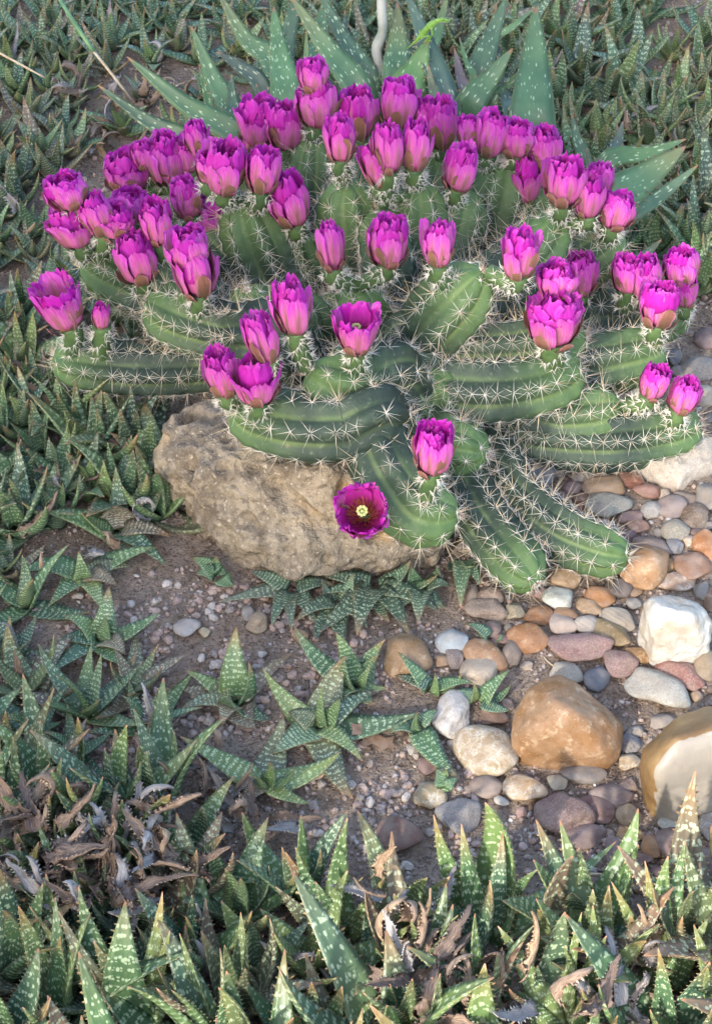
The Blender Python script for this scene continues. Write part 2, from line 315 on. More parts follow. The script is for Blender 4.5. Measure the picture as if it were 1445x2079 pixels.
# ------------------------------------------------------------------ unseen tree added to shade the bed (behind and left of the camera)
def added_shade_tree():
    r2 = random.Random(5); base = Vector((-6.17, -3.09, 0)); cen = Vector((-6.17, -3.09, 4.5)); root = empty('added_shade_tree', base)
    V, Fc = [], []
    def limb(P, r0, r1):
        b = len(V); n = len(P)
        for i, p in enumerate(P):
            d = (P[min(i + 1, n - 1)] - P[max(i - 1, 0)]).normalized(); x = d.cross(Vector((.2, .9, .1))).normalized(); y = d.cross(x)
            for k in range(8): a = .7854 * k; V.append(p - base + (x * math.cos(a) + y * math.sin(a)) * lerp(r0, r1, i / (n - 1)))
        for i in range(n - 1):
            for k in range(8): Fc.append((b + i * 8 + k, b + i * 8 + (k + 1) % 8, b + i * 8 + 8 + (k + 1) % 8, b + i * 8 + 8 + k))
    limb(spline([base - Vector((0, 0, .2)), base + Vector((.1, .05, 1.4)), base + Vector((0, 0, 3.0)), cen], 5), .24, .10)
    for k in range(11): a = k * 2.4; limb(spline([base + Vector((0, 0, 1.8 + .2 * k)), cen + Vector((math.cos(a) * 1.2, math.sin(a) * 1.2, -.4 + .1 * k)), cen + Vector((math.cos(a) * 2.5, math.sin(a) * 2.5, .3 + .1 * k))], 4), .09, .02)
    link('trunk', mesh('trunk', V, Fc, [plain('bark', (.10, .075, .055), (.19, .15, .115), 12, .9, .2)]), root)
    V2, F2 = [], []
    for _ in range(7500):
        d = Vector((r2.gauss(0, 1), r2.gauss(0, 1), r2.gauss(0, 1))).normalized(); rr = 3.2 * r2.random() ** .42 * (1 + .10 * noise.noise(d * 2.5)); c_ = cen - base + Vector((d.x * rr, d.y * rr, d.z * rr * .82)); q = Matrix.Rotation(r2.uniform(0, 6.28), 3, d); sz = r2.uniform(.10, .24); b = len(V2)
        for a, e, f in ((-1, 0, 0), (-.2, .45, .12), (1, 0, -.1), (-.2, -.45, .12)): V2.append(c_ + q @ Vector((a, e, f)) * sz)
        F2.append((b, b + 1, b + 2, b + 3))
    link('crown', mesh('crown', V2, F2, [plain('tree_leaf', (.045, .085, .03), (.08, .13, .045), 8)]), root)['kind'] = 'stuff'
    tag(root, 'unseen leafy tree added to cast dappled shade over the garden bed', 'tree')
added_shade_tree()

# ------------------------------------------------------------------ rocks traced as hulls
def hull_rock(pts, sub, smooth_it, disp):
    bm = bmesh.new()
    for p in pts: bm.verts.new(p)
    bmesh.ops.convex_hull(bm, input=bm.verts); bmesh.ops.recalc_face_normals(bm, faces=bm.faces)
    tree = BVHTree.FromBMesh(bm); c = sum((Vector(p) for p in pts), Vector()) / len(pts); bm.free()
    b2 = bmesh.new(); bmesh.ops.create_icosphere(b2, subdivisions=sub, radius=1.0)
    for v in b2.verts:
        d = v.co.normalized(); hit = tree.ray_cast(c + d * 3.0, -d)[0]; v.co = hit if hit else c + d * 0.05
    for _ in range(smooth_it): bmesh.ops.smooth_vert(b2, verts=b2.verts, factor=0.5, use_axis_x=True, use_axis_y=True, use_axis_z=True)
    b2.normal_update()
    for v in b2.verts: v.co = v.co + v.normal * disp(v.co)
    for f in b2.faces: f.smooth = True
    return b2, c
def finish_rock(name, b2, c, m, cutplane=None):
    for v in b2.verts: v.co -= c
    me = bpy.data.meshes.new(name); 
    cut = []
    if cutplane:
        p, n = cutplane; b2.normal_update(); cut = [max(0.0, min(1.0, 0.5 + (v.normal.dot(n) - 0.72) * 3.0)) for v in b2.verts]
    b2.to_mesh(me); b2.free(); me.materials.append(m)
    if cutplane: a = me.attributes.new('cut', 'FLOAT', 'POINT'); a.data.foreach_set('value', cut)
    o = link(name, me); o.location = c; return o
def fr(p, sc, oct=5): return noise.fractal(p * sc, 0.9, 2.1, oct)
def boulder_disp(p):
    rid = 1.0 - abs(noise.noise(p * 13)) * 2
    pit = max(0.0, noise.noise(p * 31 + Vector((3, 1, 7))) - 0.12)
    cell = noise.voronoi(p * 19)[0]; crag = (cell[1] - cell[0])
    nn_ = noise.noise(p * 10 + Vector((fr(p, 24, 3), fr(p + Vector((5, 5, 5)), 24, 3), 0)) * .35) * 5; fl = math.floor(nn_); u_ = nn_ - fl; led = fl + (u_ ** 6)
    rg = max(0.0, min(1.0, .5 + 1.6 * noise.noise(p * 5 + Vector((4, 0, 2)))))
    return 0.0022 * led + 0.011 * fr(p, 8, 4) + (0.0025 + 0.005 * rg) * fr(p, 30, 4) - (0.012 + 0.04 * rg) * pit + 0.0014 * fr(p, 95, 3) - 0.012 * max(0.0, 0.16 - crag) * 4 * max(0.0, noise.noise(p * 7) + .25)
BP = [at(*q) for q in [(335, 1000, 0.0), (398, 1085, 0.0), (470, 1150, 0.0), (520, 1172, -.02), (612, 1198, 0.0), (690, 1180, 0.0), (770, 1160, 0.0), (885, 1145, 0.0), (912, 1100, 0.0),
      (860, 900, -.02), (420, 860, -.02), (345, 930, 0.0), (322, 870, .115), (312, 930, .07), (345, 835, .13), (425, 795, .14), (520, 810, .15), (700, 840, .15), (760, 880, .155),
      (470, 930, .145), (610, 955, .15), (700, 965, .15), (800, 1010, .12), (860, 1060, .09), (380, 980, .11), (905, 1095, .05), (600, 1180, .03), (400, 1075, .03)]]
b2, c = hull_rock(BP, 7, 2, boulder_disp)
tag(finish_rock('boulder', b2, c, M_BOULDER), 'large rough tan boulder with pitted face under the cactus stems', 'boulder')
def traced_rock(name, outline, top, mid, m, label, disp, cutn=None, cat='rock'):
    pts = [at_h(x, y, h) for x, y, h in outline] + [at_h(x, y, h) for x, y, h in top]
    low = [Vector((p.x, p.y, -0.02)) for p in pts]
    cx = sum((p for p in pts), Vector()) / len(pts)
    pts += [cx.lerp(p, 0.82) * 1.0 for p in low]
    for p in pts[-len(low):]: p.z = -0.02
    b2, c = hull_rock(pts, 5, mid, disp)
    return tag(finish_rock(name, b2, c, m, (c, cutn) if cutn else None), label, cat)
traced_rock('white_rock', [(1296, 1235, .05), (1300, 1285, .03), (1319, 1310, .015), (1344, 1329, .012), (1402, 1337, .01), (1441, 1326, .015), (1447, 1265, .05)],
            [(1311, 1209, .075), (1391, 1206, .075), (1419, 1215, .07), (1330, 1240, .095), (1400, 1250, .09), (1330, 1290, .06), (1420, 1300, .05)], 2, M_WHITE,
            'chalky white angular rock among the river cobbles', lambda p: 0.004 * fr(p, 22) + 0.0018 * fr(p, 90, 3))
traced_rock('orange_rock', [(1036, 1461, .03), (1033, 1515, .02), (1061, 1544, .01), (1110, 1550, .008), (1200, 1557, .006), (1239, 1555, .008), (1264, 1527, .02), (1269, 1475, .03)],
            [(1067, 1400, .05), (1100, 1375, .055), (1139, 1367, .055), (1172, 1388, .05), (1239, 1441, .04), (1120, 1420, .080), (1180, 1450, .078), (1080, 1480, .062), (1220, 1520, .045)], 3, M_ST['patina'],
            'large smooth ochre-orange rock with rounded peak', lambda p: 0.0035 * fr(p, 16) + 0.0009 * fr(p, 90, 3)).color = (0.25, 0.118, 0.036, 1)
traced_rock('cream_rock', [(1302, 1607, .02), (1297, 1566, .04), (1333, 1642, .01), (1374, 1666, .006), (1450, 1645, .008), (1540, 1600, .02), (1560, 1500, .04)],
            [(1302, 1519, .06), (1374, 1450, .07), (1445, 1428, .07), (1530, 1450, .06), (1370, 1500, .115), (1450, 1470, .12), (1330, 1570, .085), (1500, 1500, .11), (1340, 1610, .05)], 3, M_CREAM,
            'big split rock with pale cream broken face and tan rind', lambda p: 0.003 * fr(p, 15) + 0.0008 * fr(p, 90, 3), Vector((-0.18, -0.86, 0.47)).normalized())
o = traced_rock('limestone_slab', [(1278, 945, .015), (1330, 972, .01), (1376, 992, .008), (1422, 962, .01), (1460, 940, .015), (1470, 880, .03)],
            [(1300, 925, .03), (1360, 910, .035), (1440, 880, .04), (1380, 960, .03)], 2, M_ST['speckled'], 'pale cream pitted limestone slab beneath the long cactus stem', lambda p: 0.004 * fr(p, 20) + 0.0015 * fr(p, 90, 3))
o.color = (0.46, 0.39, 0.31, 1)

# ------------------------------------------------------------------ cobbles and pebbles
STONE_MESH = {}
def stone_mesh(kind, seed, ang):
    key = (kind, seed, ang)
    if key in STONE_MESH: return STONE_MESH[key]
    b = bmesh.new(); bmesh.ops.create_icosphere(b, subdivisions=4, radius=1.0); r2 = random.Random(seed * 77 + 3)
    planes = [(Vector((r2.gauss(0, 1), r2.gauss(0, 1), r2.gauss(0, 0.8))).normalized(), r2.uniform(0.58, 0.90)) for _ in range(11 if ang else 7)]
    off = Vector((seed * 3.1, seed * 1.7, 0))
    for v in b.verts:
        d = v.co.normalized(); rr = 1.0
        for n, k in planes:
            q = d.dot(n)
            if q > 1e-3:
                lim = k / q
                rr = min(rr, lim) if ang else (rr if lim > rr else lerp(rr, lim, 0.85))
        v.co = d * (rr * (1 + 0.16 * noise.noise(d * 1.4 + off)) + 0.03 * noise.noise(d * 4 + off))
    for _ in range(2 if ang else 3): bmesh.ops.smooth_vert(b, verts=b.verts, factor=0.5, use_axis_x=True, use_axis_y=True, use_axis_z=True)
    b.normal_update()
    if ang:
        for v in b.verts: v.co += v.normal * 0.035 * noise.fractal(v.co * 4 + off, 0.9, 2, 4)
    xs = [v.co.x for v in b.verts]; ys = [v.co.y for v in b.verts]; zs = [v.co.z for v in b.verts]
    for v in b.verts: v.co = Vector(((v.co.x - (max(xs) + min(xs)) / 2) / (max(xs) - min(xs)) * 2, (v.co.y - (max(ys) + min(ys)) / 2) / (max(ys) - min(ys)) * 2, (v.co.z - (max(zs) + min(zs)) / 2) / (max(zs) - min(zs)) * 2))
    for f in b.faces: f.smooth = True
    me = bpy.data.meshes.new('stone'); b.to_mesh(me); b.free(); me.materials.append(M_ST[kind]); STONE_MESH[key] = me; return me
STONES = []   # footprints
def stone(px, py, wpx, hpx, rot, col, kind, label, name='cobble', ang=0, flat=0.62, group=None, lift=0.0, cat='stone'):
    g = at_h(px, py, 0.012); s = pxm(g); al = math.atan2(CAMH, g.y)
    a = wpx / s / 2; hh = hpx / s / 2
    c = min(a, hh) * flat * 1.12
    bsq = hh * hh - (c * math.cos(al)) ** 2
    b = math.sqrt(max(bsq, 0.12 * hh * hh)) / math.sin(al)
    o = link(name, stone_mesh(kind, rnd.randint(0, 9), ang))
    p = at_h(px, py, c * 0.6 + lift); o.location = (p.x, p.y, c * 0.62 + lift + gz(p.x, p.y)); o.scale = (a * 1.06, b * 1.06, c)
    o.rotation_euler = (R(rnd.uniform(-6, 6)), R(rnd.uniform(-6, 6)), R(-rot * -1)); o.color = (*[c_ * .66 * (.92 + .7 * (c_ / max(col) - .62)) for c_ in col], 1)
    STONES.append((p.x, p.y, (a + b) / 2)); return tag(o, label, cat, group)
TAN, ORG, BRN, RBR, MAU, PUR = (.33, .23, .14), (.42, .22, .085), (.22, .145, .095), (.25, .13, .085), (.25, .185, .165), (.165, .105, .105)
GRY, BLU, PNK, CRM, OLV, DRK, WHT = (.27, .25, .225), (.22, .235, .25), (.38, .25, .22), (.56, .49, .40), (.29, .25, .165), (.10, .085, .08), (.68, .64, .57)
ST = [
 (1081,906,54,42,0,RBR,'patina','brown cobble tucked against the cactus stem base',0), (1096,956,62,58,-20,BLU,'banded','striped blue-grey cobble beside the curved cactus stem',0),
 (1128,945,34,52,0,GRY,'speckled','narrow pale grey stone beside the striped blue-grey cobble',0), (1170,942,56,38,0,RBR,'patina','brown cobble shaded under the long cactus stem',1),
 (1178,970,52,20,8,GRY,'smooth','slim grey sliver of stone above the tan oval cobble',0), (1223,990,84,42,0,(.34,.25,.155),'smooth','tan smooth oval cobble above the grey-green speckled stone',0),
 (1160,991,40,28,0,PUR,'smooth','small purple pebble left of the tan oval cobble',0), (1277,970,52,42,0,RBR,'patina','reddish-brown stone against the limestone slab',1),
 (1311,998,56,32,-10,(.33,.18,.13),'smooth','reddish wedge-shaped stone below the limestone slab',1), (1235,1028,94,54,0,(.34,.33,.28),'speckled','grey-green speckled cobble with rough crystalline skin',0),
 (1134,1012,42,26,0,MAU,'smooth','mauve pebble by the curved cactus stem',0), (1149,1031,44,30,0,OLV,'smooth','dull olive pebble by the curved cactus stem',0), (1178,1012,32,24,0,BRN,'patina','little brown pebble beside the speckled grey-green cobble',0),
 (1181,1029,26,26,0,RBR,'smooth','little rust-brown pebble beside the speckled grey-green cobble',0), (1358,1032,66,48,-15,(.33,.275,.25),'smooth','flat mauve-grey disc-shaped cobble',0),
 (1395,1013,66,35,-12,(.30,.245,.20),'smooth','grey-brown oval cobble behind the mauve disc',0), (1438,1012,56,64,0,GRY,'smooth','plain grey cobble beside the grey-brown oval',0),
 (1319,1039,42,38,0,(.36,.34,.31),'speckled','salt-and-pepper pebble under the edge of the mauve disc',0), (1405,1054,60,54,0,(.17,.125,.09),'speckled','dark brown rough-skinned cobble',1),
 (1280,1056,50,34,25,(.29,.19,.17),'smooth','mauve-red wedge beneath the speckled grey-green cobble',1), (1294,1072,46,34,0,(.34,.20,.13),'patina','orange-brown angular stone beside the mauve-red wedge',1),
 (1369,1084,56,46,0,(.34,.32,.27),'speckled','rounded speckled grey cobble above the blue-grey chip',0), (1225,1066,42,30,0,PNK,'veined','pinkish veined pebble at the stem edge',1), (1319,1114,82,48,-10,(.26,.205,.175),'smooth','broad mauve-brown cobble near the cactus stem tip',0),
 (1272,1092,38,26,0,PUR,'smooth','dark purple pebble by the cactus stem tip',0), (1369,1116,34,32,0,BLU,'smooth','small blue-grey chip beside the orange and white pebble',1), (1398,1107,32,28,0,(.52,.37,.24),'veined','small orange and white pebble',1),
 (1432,1122,56,72,0,(.43,.235,.10),'patina','bright orange cobble with a white patch',0), (1413,1089,34,18,0,MAU,'smooth','thin mauve pebble above the orange cobble',0), (1440,1070,30,22,0,GRY,'smooth','thin grey pebble above the orange cobble',0), (1334,1085,18,18,0,GRY,'smooth','tiny round grey pebble',0),
 (1302,1155,98,86,-20,(.40,.255,.125),'patina','large tan-orange slab cobble at the cactus stem tip',1), (1351,1148,36,30,-20,(.55,.40,.20),'smooth','small yellow pebble on the tan-orange slab',0), (1369,1184,78,40,0,(.38,.26,.17),'veined','brown and white quartz cobble behind the white rock',0),
 (1405,1155,74,68,0,(.31,.20,.135),'smooth','smooth brown square cobble behind the white rock',1), (1421,1202,32,38,-15,GRY,'smooth','small grey stone touching the white rock',1), (1145,1175,66,46,-10,(.38,.27,.15),'patina','tan cobble partly under the cactus stem tips',0),
 (1254,1196,58,40,0,DRK,'smooth','dark charcoal cobble under the cactus stem tip',0), (1217,1213,64,46,-30,(.44,.25,.10),'smooth','orange rounded cobble beside the charcoal one',0), (1131,1217,60,46,-20,(.56,.57,.49),'veined','greenish-white cobble at the front cactus stem tip',0),
 (1289,1205,30,22,0,TAN,'smooth','small tan pebble above the white rock',0), (1286,1226,32,28,0,GRY,'smooth','small grey pebble left of the white rock',1), (1196,1234,56,32,-35,(.35,.25,.145),'patina','flat tan splinter lying across the cobbles',1),
 (1254,1259,74,44,-32,(.42,.375,.31),'banded','grey cobble with fine parallel stripes',0), (1092,1252,58,38,0,(.36,.21,.10),'smooth','orange-brown pebble with a dark hole',0), (1148,1250,50,30,-15,(.34,.22,.12),'smooth','brown pebble behind the pale pink one',0),
 (1142,1270,60,42,-30,(.58,.49,.42),'smooth','pale pinkish-white pebble on top of the pink oval',0), (1190,1268,48,42,-30,(.48,.44,.39),'banded','grey-white knobbly stone between cobbles',1), (1236,1286,98,44,-40,(.29,.225,.125),'patina','long olive-brown finger-shaped cobble',0),
 (1176,1318,132,62,0,(.37,.245,.22),'speckled','large flat pink oval cobble below the pale pinkish-white pebble',0), (1258,1350,70,54,-10,(.31,.21,.19),'speckled','dull pink cobble beside the large pink oval',0), (1297,1332,56,34,0,(.36,.235,.11),'patina','orange-tan stone below the white rock',1),
 (1380,1366,104,52,-27,(.30,.16,.13),'speckled','red granite wedge below the white rock',1), (1070,1300,86,58,-10,(.40,.225,.095),'patina','wet-looking amber-brown cobble beside the large pink oval',0), (1432,1350,56,58,0,(.34,.28,.20),'smooth','grey-tan cobble right of the red wedge',0), (1442,1222,34,52,0,BRN,'patina','brown cobble touching the white rock',0),
 (828,1332,94,94,0,(.34,.235,.125),'patina','rough tan chunk of rock among small aloes',0), (916,1310,66,50,15,(.44,.47,.47),'smooth','smooth pale blue-white oval pebble',0), (986,1335,98,60,-32,(.37,.235,.125),'patina','orange-brown cobble under the white-tan one',0),
 (972,1362,72,64,-25,(.54,.465,.37),'smooth','white-tan rounded cobble resting on the orange-brown one',0), (923,1343,36,46,0,(.25,.205,.18),'speckled','brown-grey clod beside the blue-white pebble',1), (898,1346,30,26,0,TAN,'smooth','small tan pebble beside the rough tan chunk',0),
 (1037,1329,40,52,0,(.27,.22,.175),'smooth','flat grey-brown stone standing by the amber-brown cobble',0), (1044,1244,42,36,0,OLV,'speckled','small olive stone below the front cactus stem',1), (958,1213,28,44,0,(.30,.24,.185),'smooth','narrow grey-brown stone by the hanging aloe leaves',0),
 (995,1213,54,40,0,(.27,.20,.15),'speckled','gravelly brown clod under the front cactus stem',1), (985,1242,84,42,0,(.28,.22,.17),'speckled','crumbly dirt-coloured clod in front of the cactus',1), (914,1448,74,98,0,(.58,.54,.49),'veined','white triangular stone beside the veined oval cobble',1),
 (1003,1448,60,42,0,(.20,.14,.11),'smooth','dark brown stone between the ochre rock and small aloe',1), (1151,1366,68,46,-15,(.47,.43,.36),'speckled','pale speckled oval pebble behind the ochre rock',0), (1210,1376,50,54,-25,(.19,.20,.215),'smooth','slate-blue flat pebble behind the ochre rock',1),
 (1340,1391,134,78,-27,(.45,.435,.39),'speckled','large pale grey pitted oval cobble',0), (1414,1411,26,22,0,(.40,.30,.21),'smooth','tiny tan round pebble above the split rock',0), (1344,1461,52,30,10,(.30,.27,.24),'smooth','grey stone half behind the split rock',0),
 (1279,1508,42,40,-30,(.17,.18,.20),'banded','slate-blue chip between the ochre and split rocks',1), (1286,1484,40,24,15,GRY,'speckled','grey crumbly chip between the ochre and split rocks',1), (1277,1541,48,38,15,(.37,.29,.18),'veined','small tan-and-white stone at the foot of the ochre rock',1),
 (1185,1568,92,40,0,(.185,.175,.17),'smooth','dark grey stone half under the ochre rock',0), (1132,1582,42,34,0,(.45,.42,.34),'smooth','small pale greenish stone in the gravel',1), (1239,1613,86,52,0,(.20,.16,.15),'smooth','smooth dark mauve oval cobble',0),
 (1207,1634,86,50,-38,(.17,.095,.09),'smooth','wine-purple oblong cobble with white flecks',0), (1276,1655,54,46,0,(.27,.215,.135),'smooth','round olive-tan pebble above the shiny amber one',0), (1280,1691,58,34,-5,(.36,.23,.09),'patina','shiny amber pebble under the olive-tan one',0), (1139,1648,112,92,25,(.20,.13,.115),'speckled','blocky red-brown conglomerate stone',1),
 (1186,1695,92,54,10,(.22,.165,.155),'smooth','mauve cobble partly buried beside the conglomerate stone',0), (1252,1740,46,84,0,(.205,.155,.15),'smooth','upright purple-grey cobble with white specks',0), (1319,1718,42,50,10,(.40,.24,.10),'smooth','orange pebble leaning on the purple-brown cobble',0), (1374,1711,88,74,0,(.17,.115,.105),'smooth','lumpy purple-brown cobble below the split rock',1),
 (1358,1672,46,28,-15,(.55,.53,.45),'speckled','black-and-white stone below the split rock',0), (1440,1675,40,58,10,(.40,.37,.34),'veined','grey-and-white cobble right of the lumpy purple-brown one',0), (1420,1764,96,92,0,(.18,.13,.125),'smooth','large dark purple cobble behind the aloe tips',0), (1186,1797,78,52,0,(.26,.21,.175),'smooth','grey-tan flat cobble at the edge of the front aloes',0),
 (1300,1745,48,28,0,(.26,.17,.14),'smooth','red-brown pebble beside the orange leaning one',0), (1066,1597,90,60,-10,(.47,.33,.16),'veined','half-moon orange and white cobble',0), (985,1518,138,96,-30,(.46,.37,.24),'veined','large veined cream-and-brown oval cobble',0), (986,1592,68,48,0,(.26,.21,.18),'smooth','grey-brown disc under the veined oval cobble',0),
 (935,1650,90,72,20,(.25,.24,.235),'speckled','grey granite cobble in the pink gravel',0), (811,1694,92,76,0,(.18,.115,.09),'smooth','dark chocolate-brown rounded cobble',0), (1017,1621,36,18,-40,(.60,.58,.54),'smooth','thin white shell-like chip',0), (870,1608,72,54,20,(.42,.35,.22),'veined','waxy yellow flint piece beside the granite cobble',1),
 (870,1552,44,46,0,(.23,.16,.14),'smooth','mauve wedge stone beside a single aloe leaf',1), (839,1519,30,26,0,(.55,.52,.47),'speckled','small white crumbly stone beside the oak leaf',1), (380,1277,54,40,25,(.44,.425,.40),'smooth','white-grey sharp flake of stone on the soil',1), (416,1287,24,24,0,(.58,.50,.34),'smooth','tiny cream chip beside the white-grey flake',1),
 (521,1268,42,42,0,(.42,.34,.24),'speckled','tan crumbly chunk near the dark aloes',1), (505,1250,28,34,0,GRY,'smooth','grey stone leaning on the tan crumbly chunk',1), (610,1297,36,30,0,(.33,.25,.165),'patina','small tan clod by the recurved aloe leaf',1), (1436,685,56,44,0,(.19,.14,.14),'smooth','purple-grey cobble behind the cactus on pink gravel',0),
 (1367,722,34,36,0,(.17,.16,.16),'smooth','dark grey pebble at a reddish cactus tip',0), (1418,746,76,52,0,(.30,.27,.24),'speckled','rough grey concrete-like lump behind the cactus',0), (1393,757,64,28,-10,(.30,.26,.23),'smooth','flat grey stone leaning on the concrete-like lump',0), (1426,803,64,42,-15,(.52,.46,.38),'smooth','cream cobble beside the lone low flower',0),
 (1348,812,34,30,0,TAN,'smooth','tan pebble behind the long right cactus stem',0), (1335,828,46,22,0,BLU,'smooth','blue-grey pebble behind the long right cactus stem',0), (1052,1105,30,28,0,TAN,'patina','tan pebble in the gap between two cactus stems',0), (1160,1640,20,20,0,PNK,'smooth','little pink pebble on the conglomerate stone',1)]
for x, y, w_, h_, rot, col, kind, label, ang in ST: stone(x, y, w_, h_, rot, col, kind, label, ang=ang)
FILLC = [TAN, BRN, RBR, MAU, PUR, GRY, PNK, (.36, .27, .22), (.44, .37, .30)]
def free(p, r): return all((p.x - a) ** 2 + (p.y - b) ** 2 > (r + q * 0.85) ** 2 for a, b, q in STONES)
def inpoly(x, y, poly):
    c = False; j = len(poly) - 1
    for i in range(len(poly)):
        if (poly[i][1] > y) != (poly[j][1] > y) and x < (poly[j][0] - poly[i][0]) * (y - poly[i][1]) / (poly[j][1] - poly[i][1]) + poly[i][0]: c = not c
        j = i
    return c
COBBLE_ZONE = [(1060, 880), (1300, 880), (1600, 640), (1600, 1850), (1150, 1800), (1060, 1650), (1000, 1600), (1010, 1440), (880, 1280), (1020, 1200)]
BIGROCK = [(1300, 1200, 1470, 1345), (1035, 1365, 1270, 1560), (1290, 1425, 1600, 1670), (1280, 880, 1470, 990)]
n = 0
for _ in range(6000):
    x, y = rnd.uniform(880, 1600), rnd.uniform(640, 1850)
    if not inpoly(x, y, COBBLE_ZONE) or any(a < x < c_ and b < y < d for a, b, c_, d in BIGROCK): continue
    wpx = rnd.choice([18, 22, 26, 32, 40]); p = at_h(x, y, 0); 
    if not free(p, wpx / pxm(p) / 2): continue
    tone = rnd.randrange(len(FILLC)); nm = ['tan', 'brown', 'rust-brown', 'mauve', 'purple', 'grey', 'pink', 'pinkish-tan', 'pale'][tone]
    sz = 'small' if wpx < 30 else 'medium'
    stone(x, y, wpx, wpx * rnd.uniform(.62, .9), rnd.uniform(-40, 40), mixc(FILLC[tone], (.25, .2, .16), rnd.uniform(0, .3)), rnd.choice(['smooth', 'smooth', 'speckled', 'patina']),
          f'{sz} {nm} pebble wedged in the gaps of the river cobbles', name='pebble', ang=rnd.random() < .4, group=f'{sz} {nm} pebbles filling the cobble bed')
    n += 1
    if n >= 150: break

# ------------------------------------------------------------------ gravel and litter (stuff)
def gravel_mesh(spots, name):
    ico = bmesh.new(); bmesh.ops.create_icosphere(ico, subdivisions=1, radius=1); ico.verts.ensure_lookup_table()
    bv = [v.co.copy() for v in ico.verts]; bf = [[v.index for v in f.verts] for f in ico.faces]; ico.free(); V, Fc = [], []
    for x, y, r in spots:
        b = len(V); q = Matrix.Rotation(rnd.uniform(0, 6.3), 3, Vector((rnd.gauss(0, 1), rnd.gauss(0, 1), rnd.gauss(0, 1) + .01)).normalized()); sc = Vector((r * rnd.uniform(.8, 1.25), r * rnd.uniform(.7, 1.1), r * rnd.uniform(.55, .85)))
        zz = gz(x, y) + r * 0.35
        for v in bv:
            k = rnd.uniform(.80, 1.15); p = q @ Vector((v.x * sc.x * k, v.y * sc.y * k, v.z * sc.z * k)); V.append((x + p.x, y + p.y, zz + p.z))
        Fc += [[b + i for i in f] for f in bf]
    return mesh(name, V, Fc, [M_GRAVEL], smooth=False)
GZ1 = [([(560, 1480), (1010, 1420), (1120, 1640), (1600, 1700), (1600, 1860), (1000, 1850), (640, 1700)], 1.0), ([(150, 1180), (760, 1180), (820, 1480), (380, 1560), (120, 1520)], 1.0),
       ([(1330, 600), (1620, 560), (1620, 980), (1340, 860)], 0.9), ([(1300, -60), (1600, -60), (1600, 90), (1330, 80)], 1.0), ([(150, 180), (640, 130), (700, 330), (160, 420)], 0.8), ([(-100, -60), (150, -60), (60, 40), (-100, 50)], 0.9)]
spots = []; singles = []
for _ in range(80000):
    x, y = rnd.uniform(-120, 1620), rnd.uniform(-80, 2150); dn = 0.55
    for poly, d in GZ1:
        if inpoly(x, y, poly): dn = d; break
    clump = 0.5 + noise.noise((x * .012, y * .012, 1)) * 1.1
    if rnd.random() > dn * clump: continue
    p = at_h(x, y, 0); r = 0.0011 + 0.0050 * rnd.random() ** 2.6 * (1 if dn > .56 else .7)
    if r > .0030 and not free(p, r * .8): continue
    if r > .0050 and len(singles) < 290: singles.append((p.x, p.y, r, rnd.random()))
    else: spots.append((p.x, p.y, r))
for _ in range(5000):
    x, y = rnd.uniform(1620, 2200), rnd.uniform(560, 1900); p = at_h(x, y, 0); spots.append((p.x, p.y, .0015 + .009 * rnd.random() ** 2.5))
tag(link('gravel', gravel_mesh(spots, 'gravel')), 'fine pinkish angular gravel and grit scattered over the soil', 'gravel', kind='stuff')
def chip_mesh(seed):
    r2 = random.Random(seed); b = bmesh.new(); bmesh.ops.create_icosphere(b, subdivisions=2, radius=1)
    pl = [(Vector((r2.gauss(0, 1), r2.gauss(0, 1), r2.gauss(0, 1))).normalized(), r2.uniform(.55, .85)) for _ in range(8)]
    for v in b.verts:
        d = v.co.normalized(); rr = min([1.0] + [k / d.dot(n_) for n_, k in pl if d.dot(n_) > 1e-3]); v.co = d * rr
    me = bpy.data.meshes.new('gravel_stone'); b.to_mesh(me); b.free(); me.materials.append(M_ST['speckled']); return me
CHIPS = [chip_mesh(i) for i in range(8)]
for x, y, r, q in singles:
    o = link('gravel_stone', rnd.choice(CHIPS)); k = 0 if q < .6 else (1 if q < .85 else 2); r *= 1.15
    o.location = (x, y, gz(x, y) + r * .4); o.scale = (r * 1.2, r, r * .75); o.rotation_euler = (0, 0, rnd.uniform(0, 6.3)); o.color = (*[(.46, .32, .265), (.52, .45, .385), (.25, .215, .195)][k], 1)
    nm = ['pink', 'pale cream', 'dark grey'][k]
    tag(o, f'single angular {nm} gravel stone lying on the soil', 'gravel stone', f'{nm} gravel stones on the soil')
V, Fc = [], []
for _ in range(9000):   # fine plant litter: dry fibres and crumbs
    x, y = rnd.uniform(-120, 1560), rnd.uniform(-60, 2120)
    p = at_h(x, y, 0); L = rnd.uniform(.004, .018); a = rnd.uniform(0, 6.3); wd = rnd.uniform(.0005, .0016); z = gz(p.x, p.y) + .0018
    d = Vector((math.cos(a), math.sin(a), rnd.uniform(-.1, .25))) * L; s_ = Vector((-math.sin(a), math.cos(a), 0)) * wd; m_ = p + d * .5 + s_ * rnd.uniform(-3, 3); b = len(V)
    for q in (p - s_, p + s_, m_ + s_, m_ - s_, p + d): V.append((q.x, q.y, z + (q.z - p.z) + (0.0015 if q is m_ else 0)))
    Fc += [(b, b + 1, b + 2, b + 3), (b + 3, b + 2, b + 4)]
o = link('plant_litter', mesh('plant_litter', V, Fc, [M_DRY], attrs={'lt': ('FLOAT', [rnd.random() for _ in V]), 'ls': ('FLOAT', [rnd.random() for _ in V])})); o.color = (.22, .15, .11, 1)
tag(o, 'dark crumbs and fibres of plant litter on the soil', 'litter', kind='stuff')
